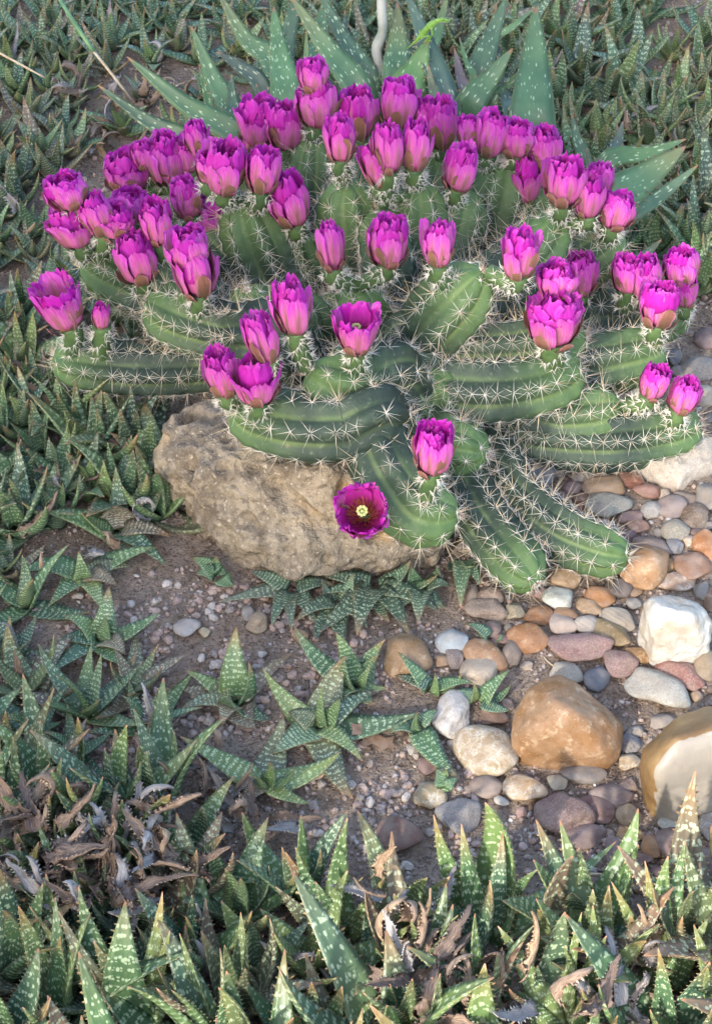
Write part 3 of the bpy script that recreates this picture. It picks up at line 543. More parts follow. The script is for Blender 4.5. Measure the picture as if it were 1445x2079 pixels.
#PART2
# ------------------------------------------------------------------ succulent leaves
def loft_leaf(axis, N, hws, ths, conc, teeth, toothsz, mats, name, base_len=None):
    """axis: list of points, N: list of upper-face normals, hws/ths: half widths and thicknesses"""
    n = len(axis); V, Fc, LC, LT, LS, TO = [], [], [], [], [], []
    al = [0.0]
    for a, b in zip(axis, axis[1:]): al.append(al[-1] + (b - a).length)
    rings = []; tot = al[-1]; sides = []
    for i in range(n):
        d = (axis[min(i + 1, n - 1)] - axis[max(i - 1, 0)]).normalized(); nn = (N[i] - d * N[i].dot(d)).normalized(); sd = nn.cross(d).normalized(); sides.append((d, nn, sd))
        hw, th = hws[i], ths[i]; r = []
        for s_, u in ((-1, 0), (-.5, 0), (0, 0), (.5, 0), (1, 0), (.62, 1), (0, 1), (-.62, 1)):
            z = conc * hw * (s_ * s_) - (th * (1 - s_ * s_) ** .5 if u else 0)
            r.append(len(V)); V.append(axis[i] + sd * (s_ * hw) + nn * z); LC.append((s_ * hw, al[i], float(u))); LT.append(al[i] / tot); LS.append(float(s_) if not u else s_ * .8); TO.append(0.0)
        rings.append(r)
    for a, b in zip(rings, rings[1:]):
        for k in range(8): k2 = (k + 1) % 8; Fc.append((a[k], b[k], b[k2], a[k2]))
    Fc.append(tuple(rings[0])); Fc.append(tuple(reversed(rings[-1])))
    if teeth:
        step = teeth; s0 = tot * .1
        while s0 < tot * .94:
            i = max(k for k in range(n) if al[k] <= s0); i = min(i, n - 2); f = (s0 - al[i]) / max(al[i + 1] - al[i], 1e-6); d, nn, sd = sides[i]; hw = lerp(hws[i], hws[i + 1], f); c = axis[i].lerp(axis[i + 1], f)
            sz = toothsz * rnd.uniform(.7, 1.2) * (1 if hw > toothsz else .5)
            for sg in (-1, 1):
                m = c + sd * (sg * hw * .985) + nn * (conc * hw); b = len(V)
                V.extend([m - d * sz * .55, m + d * sz * .55, m - nn * sz * .5, m + sd * (sg * sz) + d * sz * .45 + nn * sz * .2])
                LC.extend([(0, 0, 0)] * 4); LT.extend([s0 / tot * .8] * 4); LS.extend([0.0] * 4); TO.extend([0.3, 0.3, 0.3, 1.0])
                Fc += [(b, b + 1, b + 3), (b + 1, b + 2, b + 3), (b + 2, b, b + 3)]
            s0 += step * rnd.uniform(.8, 1.2)
    me = mesh(name, V, Fc, mats, attrs={'lc': ('FLOAT_VECTOR', LC), 'lt': ('FLOAT', LT), 'ls': ('FLOAT', LS), 'tooth': ('FLOAT', TO)})
    return me
LN, WN = 0.11, 0.034
def unit_leaf(curve, bend, prof, conc=.30, thick=.0085):
    n = 11; ax, N, hw, th = [], [], [], []
    for i in range(n):
        t = i / (n - 1); ax.append(Vector((t * LN, bend * LN * 4 * t * (1 - t), -curve * LN * 4 * t * (1 - t)))); N.append(Vector((0, 0, 1)))
        p = lerp(.80, 1, t / .16) if t < .16 else (1 - (t - .16) / .84) ** prof
        hw.append(max(WN / 2 * p, .0005)); th.append(thick * (1 - t) ** .7 + .0005)
    return loft_leaf(ax, N, hw, th, conc, .0052, .0021, [M_ALOE], 'leaf')
LEAF = [unit_leaf(c, b, p, cc) for c, b, p, cc in ((.06, 0, .85, .30), (.10, .03, .8, .35), (.03, -.03, .9, .25), (.14, 0, .8, .4), (-.06, .02, .85, .2), (-.10, -.02, .8, .25), (.08, .05, 1.0, .3), (.0, -.05, .75, .22))]
def dry_mesh(seed):
    r2 = random.Random(seed); n = 13; ax = []; p = Vector((0, 0, .004)); ang = r2.uniform(.2, .9); k = r2.uniform(-.5, .55); tw = 0; N = []; hw = []; th = []
    for i in range(n):
        t = i / (n - 1); ax.append(p.copy()); side = r2.uniform(-.25, .25)
        d = Vector((math.cos(ang), side, math.sin(ang))); p = p + d * (.095 / n); ang -= k * (.4 + t * 1.3) * r2.uniform(.6, 1.4); p.z = max(p.z, .002)
        tw += r2.uniform(-.25, .45); N.append(Vector((-math.sin(ang), math.sin(tw), math.cos(ang) + .3))); hw.append(max(.0115 * (1 - t) ** .6 * r2.uniform(.55, 1.1), .0012)); th.append(.0012)
    return loft_leaf(ax, N, hw, th, r2.uniform(.6, 1.3), .006, .0034, [M_DRY], 'dry_leaf')
DRY = [dry_mesh(40 + i) for i in range(12)]
GREENS = [(.050, .112, .050), (.068, .140, .052), (.095, .165, .052), (.040, .092, .054), (.075, .128, .070)]
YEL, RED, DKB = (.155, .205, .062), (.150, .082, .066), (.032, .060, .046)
DRYC = [(.34, .22, .145), (.40, .36, .33), (.21, .135, .10), (.46, .30, .17), (.48, .46, .45)]
def add_leaf(root, M, col, me=None, name='leaf'):
    o = link(name, me or rnd.choice(LEAF), root); o.matrix_basis = M; o.color = (*col, 1); return o
def leaf_matrix(base, tip, width, up=Vector((0, 0, 1))):
    d = tip - base; L = d.length
    if abs(d.normalized().z) > .94: up = Vector((rnd.uniform(-1, 1), -1, 0.2))
    k = width / WN
    return Matrix.Translation(base) @ basis(d, up) @ Matrix.Diagonal((L / LN, k, k * .95, 1))
ALOES = 0
def aloe_traced(bx, by, leaves, label, group=None, bh=.012):
    """leaves: (tip px, tip py, tip height, width px, colour)"""
    g = at_h(bx, by, bh); g0 = Vector((g.x, g.y, gz(g.x, g.y) - .004)); root = empty('aloe', g0); s = pxm(g)
    for i, (tx, ty, h, wpx, col) in enumerate(leaves):
        h = max(h, .016); wpx *= 1.14 if by < 1500 else 1.0
        T = at_h(tx, ty, max(h, .008)); d = (T - g); d.z = 0; off = d.normalized() * .006 if d.length > 1e-4 else Vector()
        B = g + off + Vector((0, 0, .004 if h < .03 else -.004)); up = Vector((0, 0, 1))
        if h > .045: dd = T - B; up = Vector((-dd.x, -dd.y - .02, 0.05))          # upright leaves turn their face to the rosette's centre
        if h > .045 and dd.normalized().z > .6 and T.y > B.y: up = Vector((0, -1, .3))
        M = leaf_matrix(B, T, wpx / s, Vector((0, 0, 1)) if h <= .045 else up.normalized() + Vector((0, 0, .6)))
        add_leaf(root, Matrix.Translation(-g0) @ M, mixc(col, rnd.choice(GREENS), rnd.uniform(0, .15)), rnd.choice((LEAF[4], LEAF[5], LEAF[7])) if h < .03 else None)
    return tag(root, label, 'aloe', group)
G0, G1, G2, G3, G4 = GREENS; RD2 = (.175, .10, .075); BRL = (.115, .105, .062)
aloe_traced(482, 1430, [(480, 1272, .085, 66, G2), (505, 1345, .075, 36, G1), (378, 1362, .045, 46, YEL), (365, 1398, .012, 58, RED), (364, 1442, .010, 44, BRL), (520, 1480, .006, 62, RED), (600, 1322, .02, 40, RD2), (462, 1398, .055, 52, G4), (552, 1462, .012, 44, DKB), (450, 1475, .01, 44, RD2)],
            'striped aloe rosette with one tall leaf and wine-red outer leaves on bare soil')
aloe_traced(648, 1478, [(534, 1357, .065, 50, YEL), (702, 1332, .07, 70, BRL), (852, 1446, .03, 74, G4), (736, 1545, .02, 42, YEL), (656, 1392, .08, 28, G2), (552, 1532, .012, 66, G4), (716, 1622, .006, 66, BRL), (585, 1445, .02, 52, BRL), (690, 1420, .07, 34, G1), (760, 1400, .03, 48, DKB)],
            'large spotted aloe rosette with long recurved leaves beside the oak leaf')
aloe_traced(535, 1592, [(366, 1495, .055, 62, YEL), (690, 1527, .055, 60, YEL), (545, 1548, .07, 34, G2), (442, 1607, .015, 52, RED), (628, 1632, .012, 44, YEL), (576, 1452, .035, 76, BRL), (505, 1575, .05, 42, G2), (480, 1640, .008, 48, RD2), (595, 1560, .06, 30, G1)],
            'yellow-green aloe rosette with red lower leaves above the front bed')
aloe_traced(722, 1395, [(597, 1272, .055, 50, G1), (682, 1285, .08, 46, G1), (782, 1298, .06, 48, G0), (786, 1396, .02, 28, YEL), (752, 1352, .05, 30, G2), (688, 1432, .015, 46, G3), (760, 1430, .02, 44, G3), (700, 1335, .07, 42, G0), (768, 1330, .05, 36, G0)],
            'dark green aloe rosette with arching saw-toothed leaf beside the rough tan chunk')
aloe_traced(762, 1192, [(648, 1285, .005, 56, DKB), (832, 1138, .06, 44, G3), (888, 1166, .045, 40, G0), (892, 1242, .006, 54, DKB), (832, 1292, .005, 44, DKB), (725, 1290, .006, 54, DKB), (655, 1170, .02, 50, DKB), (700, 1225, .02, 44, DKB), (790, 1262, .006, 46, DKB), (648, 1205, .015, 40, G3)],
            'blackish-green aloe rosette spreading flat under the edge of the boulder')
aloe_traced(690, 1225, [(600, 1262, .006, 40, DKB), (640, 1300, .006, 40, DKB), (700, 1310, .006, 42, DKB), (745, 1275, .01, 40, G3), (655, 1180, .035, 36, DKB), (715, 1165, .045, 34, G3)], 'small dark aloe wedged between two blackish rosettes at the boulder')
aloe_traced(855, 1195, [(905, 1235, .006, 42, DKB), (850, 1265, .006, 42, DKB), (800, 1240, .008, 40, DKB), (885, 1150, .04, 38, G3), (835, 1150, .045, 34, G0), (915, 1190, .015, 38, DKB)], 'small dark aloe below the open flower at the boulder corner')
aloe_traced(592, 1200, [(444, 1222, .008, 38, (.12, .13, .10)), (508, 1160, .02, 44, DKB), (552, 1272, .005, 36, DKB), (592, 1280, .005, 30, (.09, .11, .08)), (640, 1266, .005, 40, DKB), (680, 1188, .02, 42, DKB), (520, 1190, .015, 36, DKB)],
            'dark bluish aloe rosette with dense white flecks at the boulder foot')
aloe_traced(878, 1400, [(806, 1322, .045, 36, G1), (800, 1372, .01, 34, DKB), (938, 1366, .03, 26, G2), (960, 1386, .018, 32, G1), (882, 1366, .045, 20, G2)], 'small four-leaved aloe offset in front of the rough tan chunk')
aloe_traced(968, 1428, [(1034, 1360, .045, 40, G1), (914, 1405, .014, 36, G3), (962, 1386, .04, 26, YEL), (1036, 1442, .008, 34, G3), (1036, 1390, .03, 30, G0)], 'small aloe offset growing against the ochre rock')
aloe_traced(846, 1482, [(776, 1464, .015, 36, G3), (932, 1582, .008, 52, G1), (848, 1448, .045, 22, G2), (888, 1440, .02, 30, G3), (790, 1490, .012, 34, G3)], 'small aloe with one long spotted leaf lying beside the white triangular stone')
aloe_traced(898, 1610, [(885, 1560, .02, 34, G1), (930, 1580, .02, 30, G0), (905, 1560, .03, 26, G1)], 'tiny aloe pup beside the waxy flint piece')
aloe_traced(942, 1135, [(935, 1232, .01, 40, G4), (975, 1190, .012, 34, G3), (912, 1160, .03, 34, DKB), (960, 1150, .03, 30, G0)], 'small aloe with drooping leaves under the front cactus stem')
aloe_traced(445, 1172, [(388, 1132, .02, 44, G1), (398, 1165, .012, 44, G0), (476, 1188, .01, 40, G1), (440, 1130, .03, 34, G0)], 'small aloe tucked against the left foot of the boulder')
aloe_traced(1000, 1300, [(940, 1268, .012, 26, G3), (965, 1290, .012, 24, DKB), (1020, 1302, .01, 26, G1)], 'tiny flat aloe pup between the blue-white pebble and the dirt clod')
aloe_traced(205, 1300, [(325, 1243, .045, 46, G2), (130, 1250, .035, 48, G2), (222, 1190, .06, 50, G1), (120, 1300, .012, 46, G3), (258, 1350, .010, 48, G1), (130, 1340, .01, 46, BRL), (255, 1330, .012, 50, RD2), (215, 1255, .06, 34, G1), (90, 1375, .01, 40, G3)], 'wide green aloe rosette with pointed leaves on the open soil')
aloe_traced(170, 1170, [(318, 1110, .03, 54, G2), (40, 1165, .02, 56, G1), (160, 1120, .06, 40, G2), (240, 1190, .01, 50, RD2), (208, 1240, .01, 44, YEL), (100, 1230, .01, 46, G0), (270, 1150, .01, 48, BRL)], 'aloe rosette with a long sideways leaf and brownish lower leaves')
aloe_traced(240, 1080, [(235, 1030, .05, 90, RED), (235, 950, .075, 42, G3), (330, 985, .055, 44, G3), (165, 1040, .06, 46, G2), (95, 1040, .055, 60, G2), (270, 1120, .01, 60, BRL), (340, 1150, .01, 44, G3), (350, 1090, .012, 48, RD2)], 'aloe rosette with one broad maroon spotted leaf near the boulder')
# front row heroes
aloe_traced(985, 1905, [(985, 1630, .165, 132, (.125, .200, .062)), (880, 1655, .13, 70, G2), (936, 1672, .14, 62, G1), (1060, 1790, .07, 62, YEL), (1250, 1708, .075, 66, G2), (1090, 1765, .10, 62, G1), (860, 1800, .08, 60, G3), (905, 1820, .09, 52, G1), (1020, 1690, .12, 60, G3)], 'tall bright green aloe with a spear leaf standing before the gravel')
aloe_traced(1345, 2010, [(1355, 1738, .15, 78, G2), (1308, 1748, .14, 54, YEL), (1240, 1790, .11, 50, YEL), (1390, 1708, .15, 62, G1), (1280, 1860, .10, 80, G4), (1440, 1860, .09, 60, G2), (1260, 1960, .07, 90, YEL)], 'tall yellow-green aloe with slim erect leaves before the purple cobbles')
aloe_traced(1140, 2110, [(1146, 1852, .14, 110, G4), (1180, 1852, .14, 40, YEL), (1330, 1880, .11, 70, YEL), (1010, 1880, .12, 62, YEL), (1090, 1960, .09, 60, G3), (1230, 1900, .12, 60, G2), (1050, 2010, .07, 60, G2)], 'aloe with a broad blue-green spear leaf in the front bed')
aloe_traced(620, 2110, [(642, 1770, .155, 110, G1), (715, 1870, .14, 62, YEL), (740, 1820, .15, 50, G2), (560, 1850, .13, 60, G3), (530, 1960, .11, 66, BRL), (760, 1990, .09, 70, G4), (800, 1880, .12, 60, G1)], 'upright aloe cluster with a broad toothed central leaf in the front bed') if False else None
aloe_traced(265, 2090, [(255, 1830, .14, 118, G1), (160, 1800, .15, 90, G0), (330, 1810, .145, 50, YEL), (345, 1890, .12, 56, YEL), (120, 1850, .13, 66, BRL), (190, 1910, .11, 66, G4), (400, 1960, .08, 62, YEL), (60, 1840, .12, 44, G2)], 'big upright aloe with broad toothed leaves beside the curled dead leaves')
aloe_traced(690, 1905, [(705, 1660, .13, 70, G2), (600, 1720, .11, 56, G1), (580, 1730, .10, 50, RED), (640, 1790, .10, 66, G1), (780, 1780, .09, 52, YEL), (560, 1800, .08, 56, BRL)], 'aloe with one tall red-tipped leaf among the front bed')
aloe_traced(440, 1720, [(487, 1630, .11, 60, G1), (420, 1620, .10, 66, G1), (300, 1480, .09, 50, G1), (260, 1540, .09, 50, G2), (400, 1570, .085, 52, G2), (320, 1600, .07, 66, G0), (345, 1680, .05, 56, RD2)], 'aloe with zebra-banded leaf undersides above the dead leaves') if False else None

ZONES = [  # polygon of bases, spacing, leaf length, elevations (outer, inner), phrase, tone weights (green, yellow, red, dark)
 ([(-160, -70), (520, -70), (480, 70), (420, 150), (330, 160), (250, 150), (170, 190), (150, 330), (60, 420), (100, 560), (-160, 600)], .056, .092, (18, 72), 'in weedy bed near straw stalks', (6, 1, 2, 1)),
 ([(470, -70), (1320, -70), (1345, 75), (1620, 100), (1620, 600), (1420, 600), (1300, 560), (1240, 500), (1150, 420), (900, 330), (700, 150), (470, 130)], .057, .108, (24, 76), 'in the carpet around the soap aloes', (7, 1, .6, 2)),
 ([(-160, 600), (40, 640), (80, 720), (110, 850), (300, 870), (310, 930), (318, 1010), (330, 1060), (150, 1080), (-160, 1110)], .053, .100, (30, 78), 'crowded beside the tan boulder', (7, .7, 1.3, 1)),
 ([(90, 560), (160, 560), (270, 650), (280, 690), (110, 690)], .06, .07, (20, 65), 'half hidden under left cactus stems', (6, 1, 1, 2)),
 ([(-160, 1130), (90, 1130), (100, 1380), (330, 1420), (340, 1500), (200, 1560), (-160, 1560)], .062, .082, (16, 62), 'scattered on open soil beside the gravel', (6, 1, 2, 1)),
 ([(-160, 1600), (230, 1580), (330, 1640), (400, 1770), (640, 1830), (730, 1870), (850, 1930), (850, 2000), (-160, 2000)], .055, .118, (38, 80), 'in the front bed among dead leaves', (6, 1.0, 2.2, 1)),
 ([(-160, 2000), (850, 2000), (850, 1920), (1100, 1930), (1300, 1890), (1620, 1870), (1620, 2400), (-160, 2400)], .060, .150, (46, 82), 'before the river cobbles', (6, 1.5, 1.4, 1)),
]
ZONES.insert(1, ([(170, 190), (400, 150), (480, 60), (540, 140), (470, 260), (380, 340), (120, 400), (140, 320)], .098, .072, (14, 60), 'on the bare patch behind the cactus', (5, 1, 3, 1)))
PLACED = [(at_h(x, y, 0).x, at_h(x, y, 0).y) for x, y in ((482, 1430), (648, 1478), (535, 1592), (722, 1395), (205, 1300), (170, 1170), (240, 1080), (985, 1905), (1345, 2010), (1140, 2110), (265, 2090), (690, 1905))]
TONES = ('green', 'yellow-green', 'reddish', 'dark green')
def rosette(p, L, elev, tone, phrase, dead):
    root = empty('aloe', (p.x, p.y, gz(p.x, p.y) - .004)); nl = rnd.choice((7, 8, 9, 10)); a0 = rnd.uniform(0, 6.28); lean = Vector((rnd.gauss(0, .12), rnd.gauss(0, .12), 0)); wk = rnd.uniform(.85, 1.2)
    for i in range(nl):
        f = i / (nl - 1); az = a0 + i * 2.39996 + rnd.uniform(-.25, .25); e = R(lerp(elev[0], elev[1], f ** .8) + rnd.uniform(-9, 9)); LL = L * lerp(1.05, .72, f) * rnd.uniform(.82, 1.18)
        d = Vector((math.cos(az) * math.cos(e), math.sin(az) * math.cos(e), math.sin(e))) + lean; B = Vector((math.cos(az), math.sin(az), 0)) * .006 * (1 - f) + Vector((0, 0, .006 + .010 * f))
        T = B + d.normalized() * LL; T.z = max(T.z, .006); wd = .037 * wk * lerp(1.05, .62, f) * rnd.uniform(.85, 1.15) * (L / .1) ** .6
        up = Vector((-math.cos(az), -math.sin(az), .0)) * math.sin(e) + Vector((0, 0, max(math.cos(e), .05)))
        base = rnd.choice(GREENS)
        col = {0: base, 1: mixc(base, YEL, .75), 2: mixc(base, RED, .85 if f < .5 else .35), 3: mixc(base, DKB, .8)}[tone]
        if rnd.random() < .13 and f < .5: col = mixc(RED, BRL, rnd.random())
        if rnd.random() < .14: col = mixc(col, YEL, .5)
        add_leaf(root, leaf_matrix(B, T, wd, up), col)
    for _ in range(dead):
        az = rnd.uniform(0, 6.28); o = add_leaf(root, Matrix.Translation((math.cos(az) * .012, math.sin(az) * .012, .008)) @ Matrix.Rotation(az, 4, 'Z') @ Matrix.Rotation(R(rnd.uniform(-45, 5)), 4, 'Y') @ Matrix.Scale(rnd.uniform(.6, 1.05), 4), rnd.choice(DRYC), rnd.choice(DRY), 'dry_leaf')
    pose = 'upright' if elev[0] > 28 else 'spreading'
    sz = 'small' if L < .09 else 'medium' if L < .115 else 'large'; nw = {7: 'seven', 8: 'eight', 9: 'nine', 10: 'ten'}[nl]; dw = (' with dry leaf', ' with dry leaves')[dead - 1] if dead else ''
    lb = f'{sz} {pose} {TONES[tone]} {nw}-leaved aloe{dw} {phrase}'
    return tag(root, lb, 'aloe', lb + ', alike')
cand = []
for zi, (poly, sp, L, elev, phrase, tw) in enumerate(ZONES):
    xs = [q[0] for q in poly]; ys = [q[1] for q in poly]; got = 0
    for _ in range(2600):
        x, y = rnd.uniform(min(xs), max(xs)), rnd.uniform(min(ys), max(ys))
        if not inpoly(x, y, poly): continue
        p = at_h(x, y, 0); s2 = sp * rnd.uniform(.85, 1.25)
        if any((p.x - a) ** 2 + (p.y - b) ** 2 < s2 * s2 for a, b in PLACED): continue
        PLACED.append((p.x, p.y)); cand.append((y, p, zi))
cand.sort(key=lambda q: -q[0]); FAR = []
for k, (y, p, zi) in enumerate(cand):
    poly, sp, L, elev, phrase, tw = ZONES[zi]; tone = rnd.choices(range(4), tw)[0]
    dead = rnd.choice((0, 1, 1, 2)) if zi >= 6 else rnd.choice((0, 0, 1)) if zi in (0, 1, 3) else rnd.choice((0, 0, 0, 1))
    if k < 280: rosette(p, L * rnd.uniform(.68, 1.22), elev, tone, phrase, dead)
    else: FAR.append((p, L * rnd.uniform(.82, 1.15), elev))
for poly, sp, L, elev in (([(-750, -70), (-160, -70), (-160, 2000), (-750, 2000)], .085, .10, (24, 76)), ([(1620, 0), (2150, 0), (2150, 560), (1620, 560)], .09, .10, (22, 74)), ([(-160, -220), (1620, -220), (1620, -70), (-160, -70)], .10, .10, (22, 74)), ([(1620, 1880), (2100, 1880), (2100, 2300), (1620, 2300)], .08, .13, (44, 80))):
    xs = [q[0] for q in poly]; ys = [q[1] for q in poly]
    for _ in range(1200):
        x, y = rnd.uniform(min(xs), max(xs)), rnd.uniform(min(ys), max(ys)); p = at_h(x, y, 0)
        if any((p.x - a) ** 2 + (p.y - b) ** 2 < sp * sp for a, b in PLACED): continue
        PLACED.append((p.x, p.y)); FAR.append((p, L * rnd.uniform(.75, 1.15), elev))
print('ALOES', len(cand), 'far', len(FAR))
if FAR:
    V, Fc, LC, LT, LS, TO = [], [], [], [], [], []
    src = []
    for me in LEAF:
        nv = len(me.vertices); lc = [0.0] * nv * 3; me.attributes['lc'].data.foreach_get('vector', lc); a = {}
        for k in ('lt', 'ls', 'tooth'): a[k] = [0.0] * nv; me.attributes[k].data.foreach_get('value', a[k])
        src.append(([v.co.copy() for v in me.vertices], [tuple(q.vertices) for q in me.polygons], [tuple(lc[3 * i:3 * i + 3]) for i in range(nv)], a))
    for p, L, elev in FAR:
        a0 = rnd.uniform(0, 6.28); g = Vector((p.x, p.y, gz(p.x, p.y)))
        for i in range(8):
            f = i / 7; az = a0 + i * 2.4; e = R(lerp(elev[0], elev[1], f)); d = Vector((math.cos(az) * math.cos(e), math.sin(az) * math.cos(e), math.sin(e)))
            M = leaf_matrix(g, g + d * L * lerp(1.05, .72, f), .032 * lerp(1.05, .6, f), Vector((-d.x, -d.y, .05)) * math.sin(e) + Vector((0, 0, math.cos(e)))); sv, sf, sl, sa = rnd.choice(src); b = len(V)
            V += [M @ v for v in sv]; Fc += [tuple(b + i_ for i_ in q) for q in sf]; LC += sl; LT += sa['lt']; LS += sa['ls']; TO += sa['tooth']
    o = link('distant_aloes', mesh('distant_aloes', V, Fc, [M_ALOE], attrs={'lc': ('FLOAT_VECTOR', LC), 'lt': ('FLOAT', LT), 'ls': ('FLOAT', LS), 'tooth': ('FLOAT', TO)})); o.color = (*G0, 1)
    tag(o, 'mass of small spotted aloes around the outer edge of the bed', 'aloes', kind='stuff')

# ------------------------------------------------------------------ tall soap aloes behind the cactus
def tall_aloe(loc, leaves, label):
    g0 = Vector(loc); root = empty('tall_aloe', g0)
    for bx, by, bY, tx, ty, tY, wpx, col, sag in leaves:
        P1 = at_y(bx, by, bY); P2 = at_y(tx, ty, tY); P0 = Vector((lerp(g0.x, P1.x, .35), lerp(g0.y, P1.y, .35), .0)) 
        if P0.z > P1.z: P0.z = P1.z - .05
        mid = P1.lerp(P2, .5) + Vector((0, 0, -sag)); ax = spline([P0, P1, mid, P2], 5); n = len(ax); s = pxm(P1); W = wpx / s; hw, th, N = [], [], []
        for i in range(n):
            t = i / (n - 1); tt = max(0.0, (t - .25) / .75); hw.append(max(W / 2 * (lerp(.9, 1, t / .25) if t < .25 else (1 - tt) ** .72), .0008)); th.append(.010 * (1 - t) ** .7 + .0008)
            N.append(Vector((0, -0.75, .65)))
        me = loft_leaf([p - g0 for p in ax], N, hw, th, .26, .016, .0046, [M_BIG], 'leaf'); o = link('leaf', me, root); o.color = (*col, 1)
    return tag(root, label, 'aloe')
BG1, BG2, BG3, BGB, BGR = (.072, .155, .072), (.085, .185, .075), (.060, .120, .070), (.050, .098, .082), (.20, .15, .155)
tall_aloe(at_h(540, 400, 0), [(390, 292, 2.50, 200, 173, 2.54, 52, BG3, .01), (492, 286, 2.47, 258, 115, 2.56, 70, BG1, .01), (478, 240, 2.58, 388, 52, 2.70, 62, BG1, .012), (436, 245, 2.62, 404, 132, 2.70, 28, BG2, 0), (582, 215, 2.56, 555, 12, 2.74, 78, BG2, .0),
   (474, 262, 2.55, 470, 150, 2.62, 44, BG3, 0), (560, 140, 2.80, 440, -20, 2.92, 62, BG1, .02), (640, 120, 2.85, 668, -30, 3.0, 48, BG1, 0), (535, 190, 2.64, 440, 105, 2.70, 48, BGB, -.01), (575, 120, 2.86, 610, -40, 2.98, 50, BG3, 0), (622, 190, 2.6, 622, 58, 2.68, 24, BG2, 0), (540, 250, 2.55, 520, 170, 2.62, 40, BG3, 0)],
   'tall spotted soap aloe with long leaves splayed behind the back-left flowers')
tall_aloe(at_h(745, 330, 0), [(735, 200, 2.58, 590, -8, 2.72, 74, BG1, .0), (752, 180, 2.62, 640, -30, 2.80, 56, BG3, 0), (700, 175, 2.7, 700, 20, 2.8, 40, BGB, 0)], 'tall spotted soap aloe leaning left of the grey flower stalk')
tall_aloe(at_h(880, 360, 0), [(812, 175, 2.60, 806, 4, 2.74, 80, BG1, 0), (826, 200, 2.56, 868, 78, 2.62, 88, (.10, .215, .065), 0), (905, 222, 2.54, 824, -20, 2.72, 66, BGB, -.01), (965, 160, 2.66, 1030, -12, 2.78, 62, BG3, 0), (948, 226, 2.54, 1040, 98, 2.60, 74, BG1, 0), (988, 222, 2.55, 1070, 130, 2.60, 34, BG1, 0),
   (945, 208, 2.58, 922, 98, 2.66, 36, BGR, 0), (960, 178, 2.60, 932, 75, 2.68, 20, BG2, 0), (985, 100, 2.85, 1088, 14, 2.9, 24, BG2, 0), (870, 130, 2.72, 910, -15, 2.84, 40, BG2, 0), (1000, 170, 2.68, 1010, 70, 2.75, 40, BGB, 0), (885, 215, 2.52, 868, 130, 2.56, 30, BG3, 0)],
   'tall spotted soap aloe with a green lizard on one leaf')
tall_aloe(at_h(1085, 420, 0), [(1078, 255, 2.48, 1088, 12, 2.66, 108, BG1, 0), (1180, 330, 2.5, 1160, 232, 2.56, 36, BG3, 0), (1045, 240, 2.5, 1010, 160, 2.6, 50, BGB, 0)], 'soap aloe with one broad triangular leaf standing behind the flowers')
tall_aloe(at_h(1195, 510, 0), [(1228, 335, 2.42, 1392, 282, 2.46, 50, BG2, .004), (1232, 420, 2.30, 1392, 296, 2.40, 104, BG1, .0), (1272, 440, 2.30, 1416, 335, 2.36, 52, BG3, .006), (1240, 335, 2.48, 1264, 246, 2.56, 40, BGB, 0), (1270, 545, 2.22, 1342, 486, 2.26, 40, BG3, .004), (1210, 400, 2.4, 1190, 300, 2.48, 40, BG3, 0)],
   'soap aloe with thorny leaves reaching sideways past the right-hand flowers')
def tube_mesh(P, rad, sides, name, m, flat=1.0):
    V, Fc = [], []
    for i, p in enumerate(P):
        d = (P[min(i + 1, len(P) - 1)] - P[max(i - 1, 0)]).normalized(); x = d.cross(Vector((.1, .2, 1))).normalized(); y = d.cross(x)
        for k in range(sides): a = 6.283185 * k / sides; V.append(p + (x * math.cos(a) + y * math.sin(a) * flat) * rad[i])
    for i in range(len(P) - 1):
        for k in range(sides): k2 = (k + 1) % sides; Fc.append((i * sides + k, i * sides + k2, (i + 1) * sides + k2, (i + 1) * sides + k))
    Fc.append(tuple(range(sides))[::-1]); Fc.append(tuple((len(P) - 1) * sides + k for k in range(sides)))
    return mesh(name, V, Fc, [m])
g = at_h(762, 330, 0); P = spline([Vector((g.x, g.y, -.01)), at_y(768, 240, 2.60), at_y(770, 150, 2.65), at_y(764, 102, 2.67), at_y(776, 62, 2.68), at_y(774, 0, 2.70), at_y(776, -160, 2.76)], 6)
tag(link('flower_stalk', tube_mesh(P, [.0078 + .0016 * math.exp(-((i - 20) / 2.5) ** 2) for i in range(len(P))], 12, 'flower_stalk', M_STALK)), 'kinked grey-green aloe flower stalk rising behind the cactus', 'stalk')
def ribbon(P, wd, m, name):
    V, Fc = [], []
    for i, p in enumerate(P):
        d = (P[min(i + 1, len(P) - 1)] - P[max(i - 1, 0)]).normalized(); sd = d.cross(Vector((0, -.4, 1))).normalized(); nn = sd.cross(d); w2 = wd[i]
        V += [p - sd * w2, p + nn * w2 * .35, p + sd * w2, p - nn * w2 * .25]
    for i in range(len(P) - 1):
        for k in range(4): k2 = (k + 1) % 4; Fc.append((i * 4 + k, i * 4 + k2, i * 4 + 4 + k2, i * 4 + 4 + k))
    Fc += [(3, 2, 1, 0), tuple((len(P) - 1) * 4 + k for k in range(4))]
    return mesh(name, V, Fc, [m])
root = empty('grass_blade', at_h(275, 212, 0)); rl = root.location
P = spline([at_h(276, 213, .006), at_h(235, 160, .05), at_h(190, 103, .085)], 5); link('dry_stem', ribbon([p - rl for p in P], [.0028] * len(P), M_STRAW, 'dry_stem'), root)
P = spline([at_h(191, 104, .085), at_h(155, 52, .12), at_h(118, -8, .14), at_h(96, -50, .15)], 5); link('blade', ribbon([p - rl for p in P], [.0048 * (1 - .5 * i / len(P)) for i in range(len(P))], M_GRASS, 'blade'), root)
tag(root, 'long grass blade, green above and straw-coloured below, leaning over the aloes', 'grass blade')
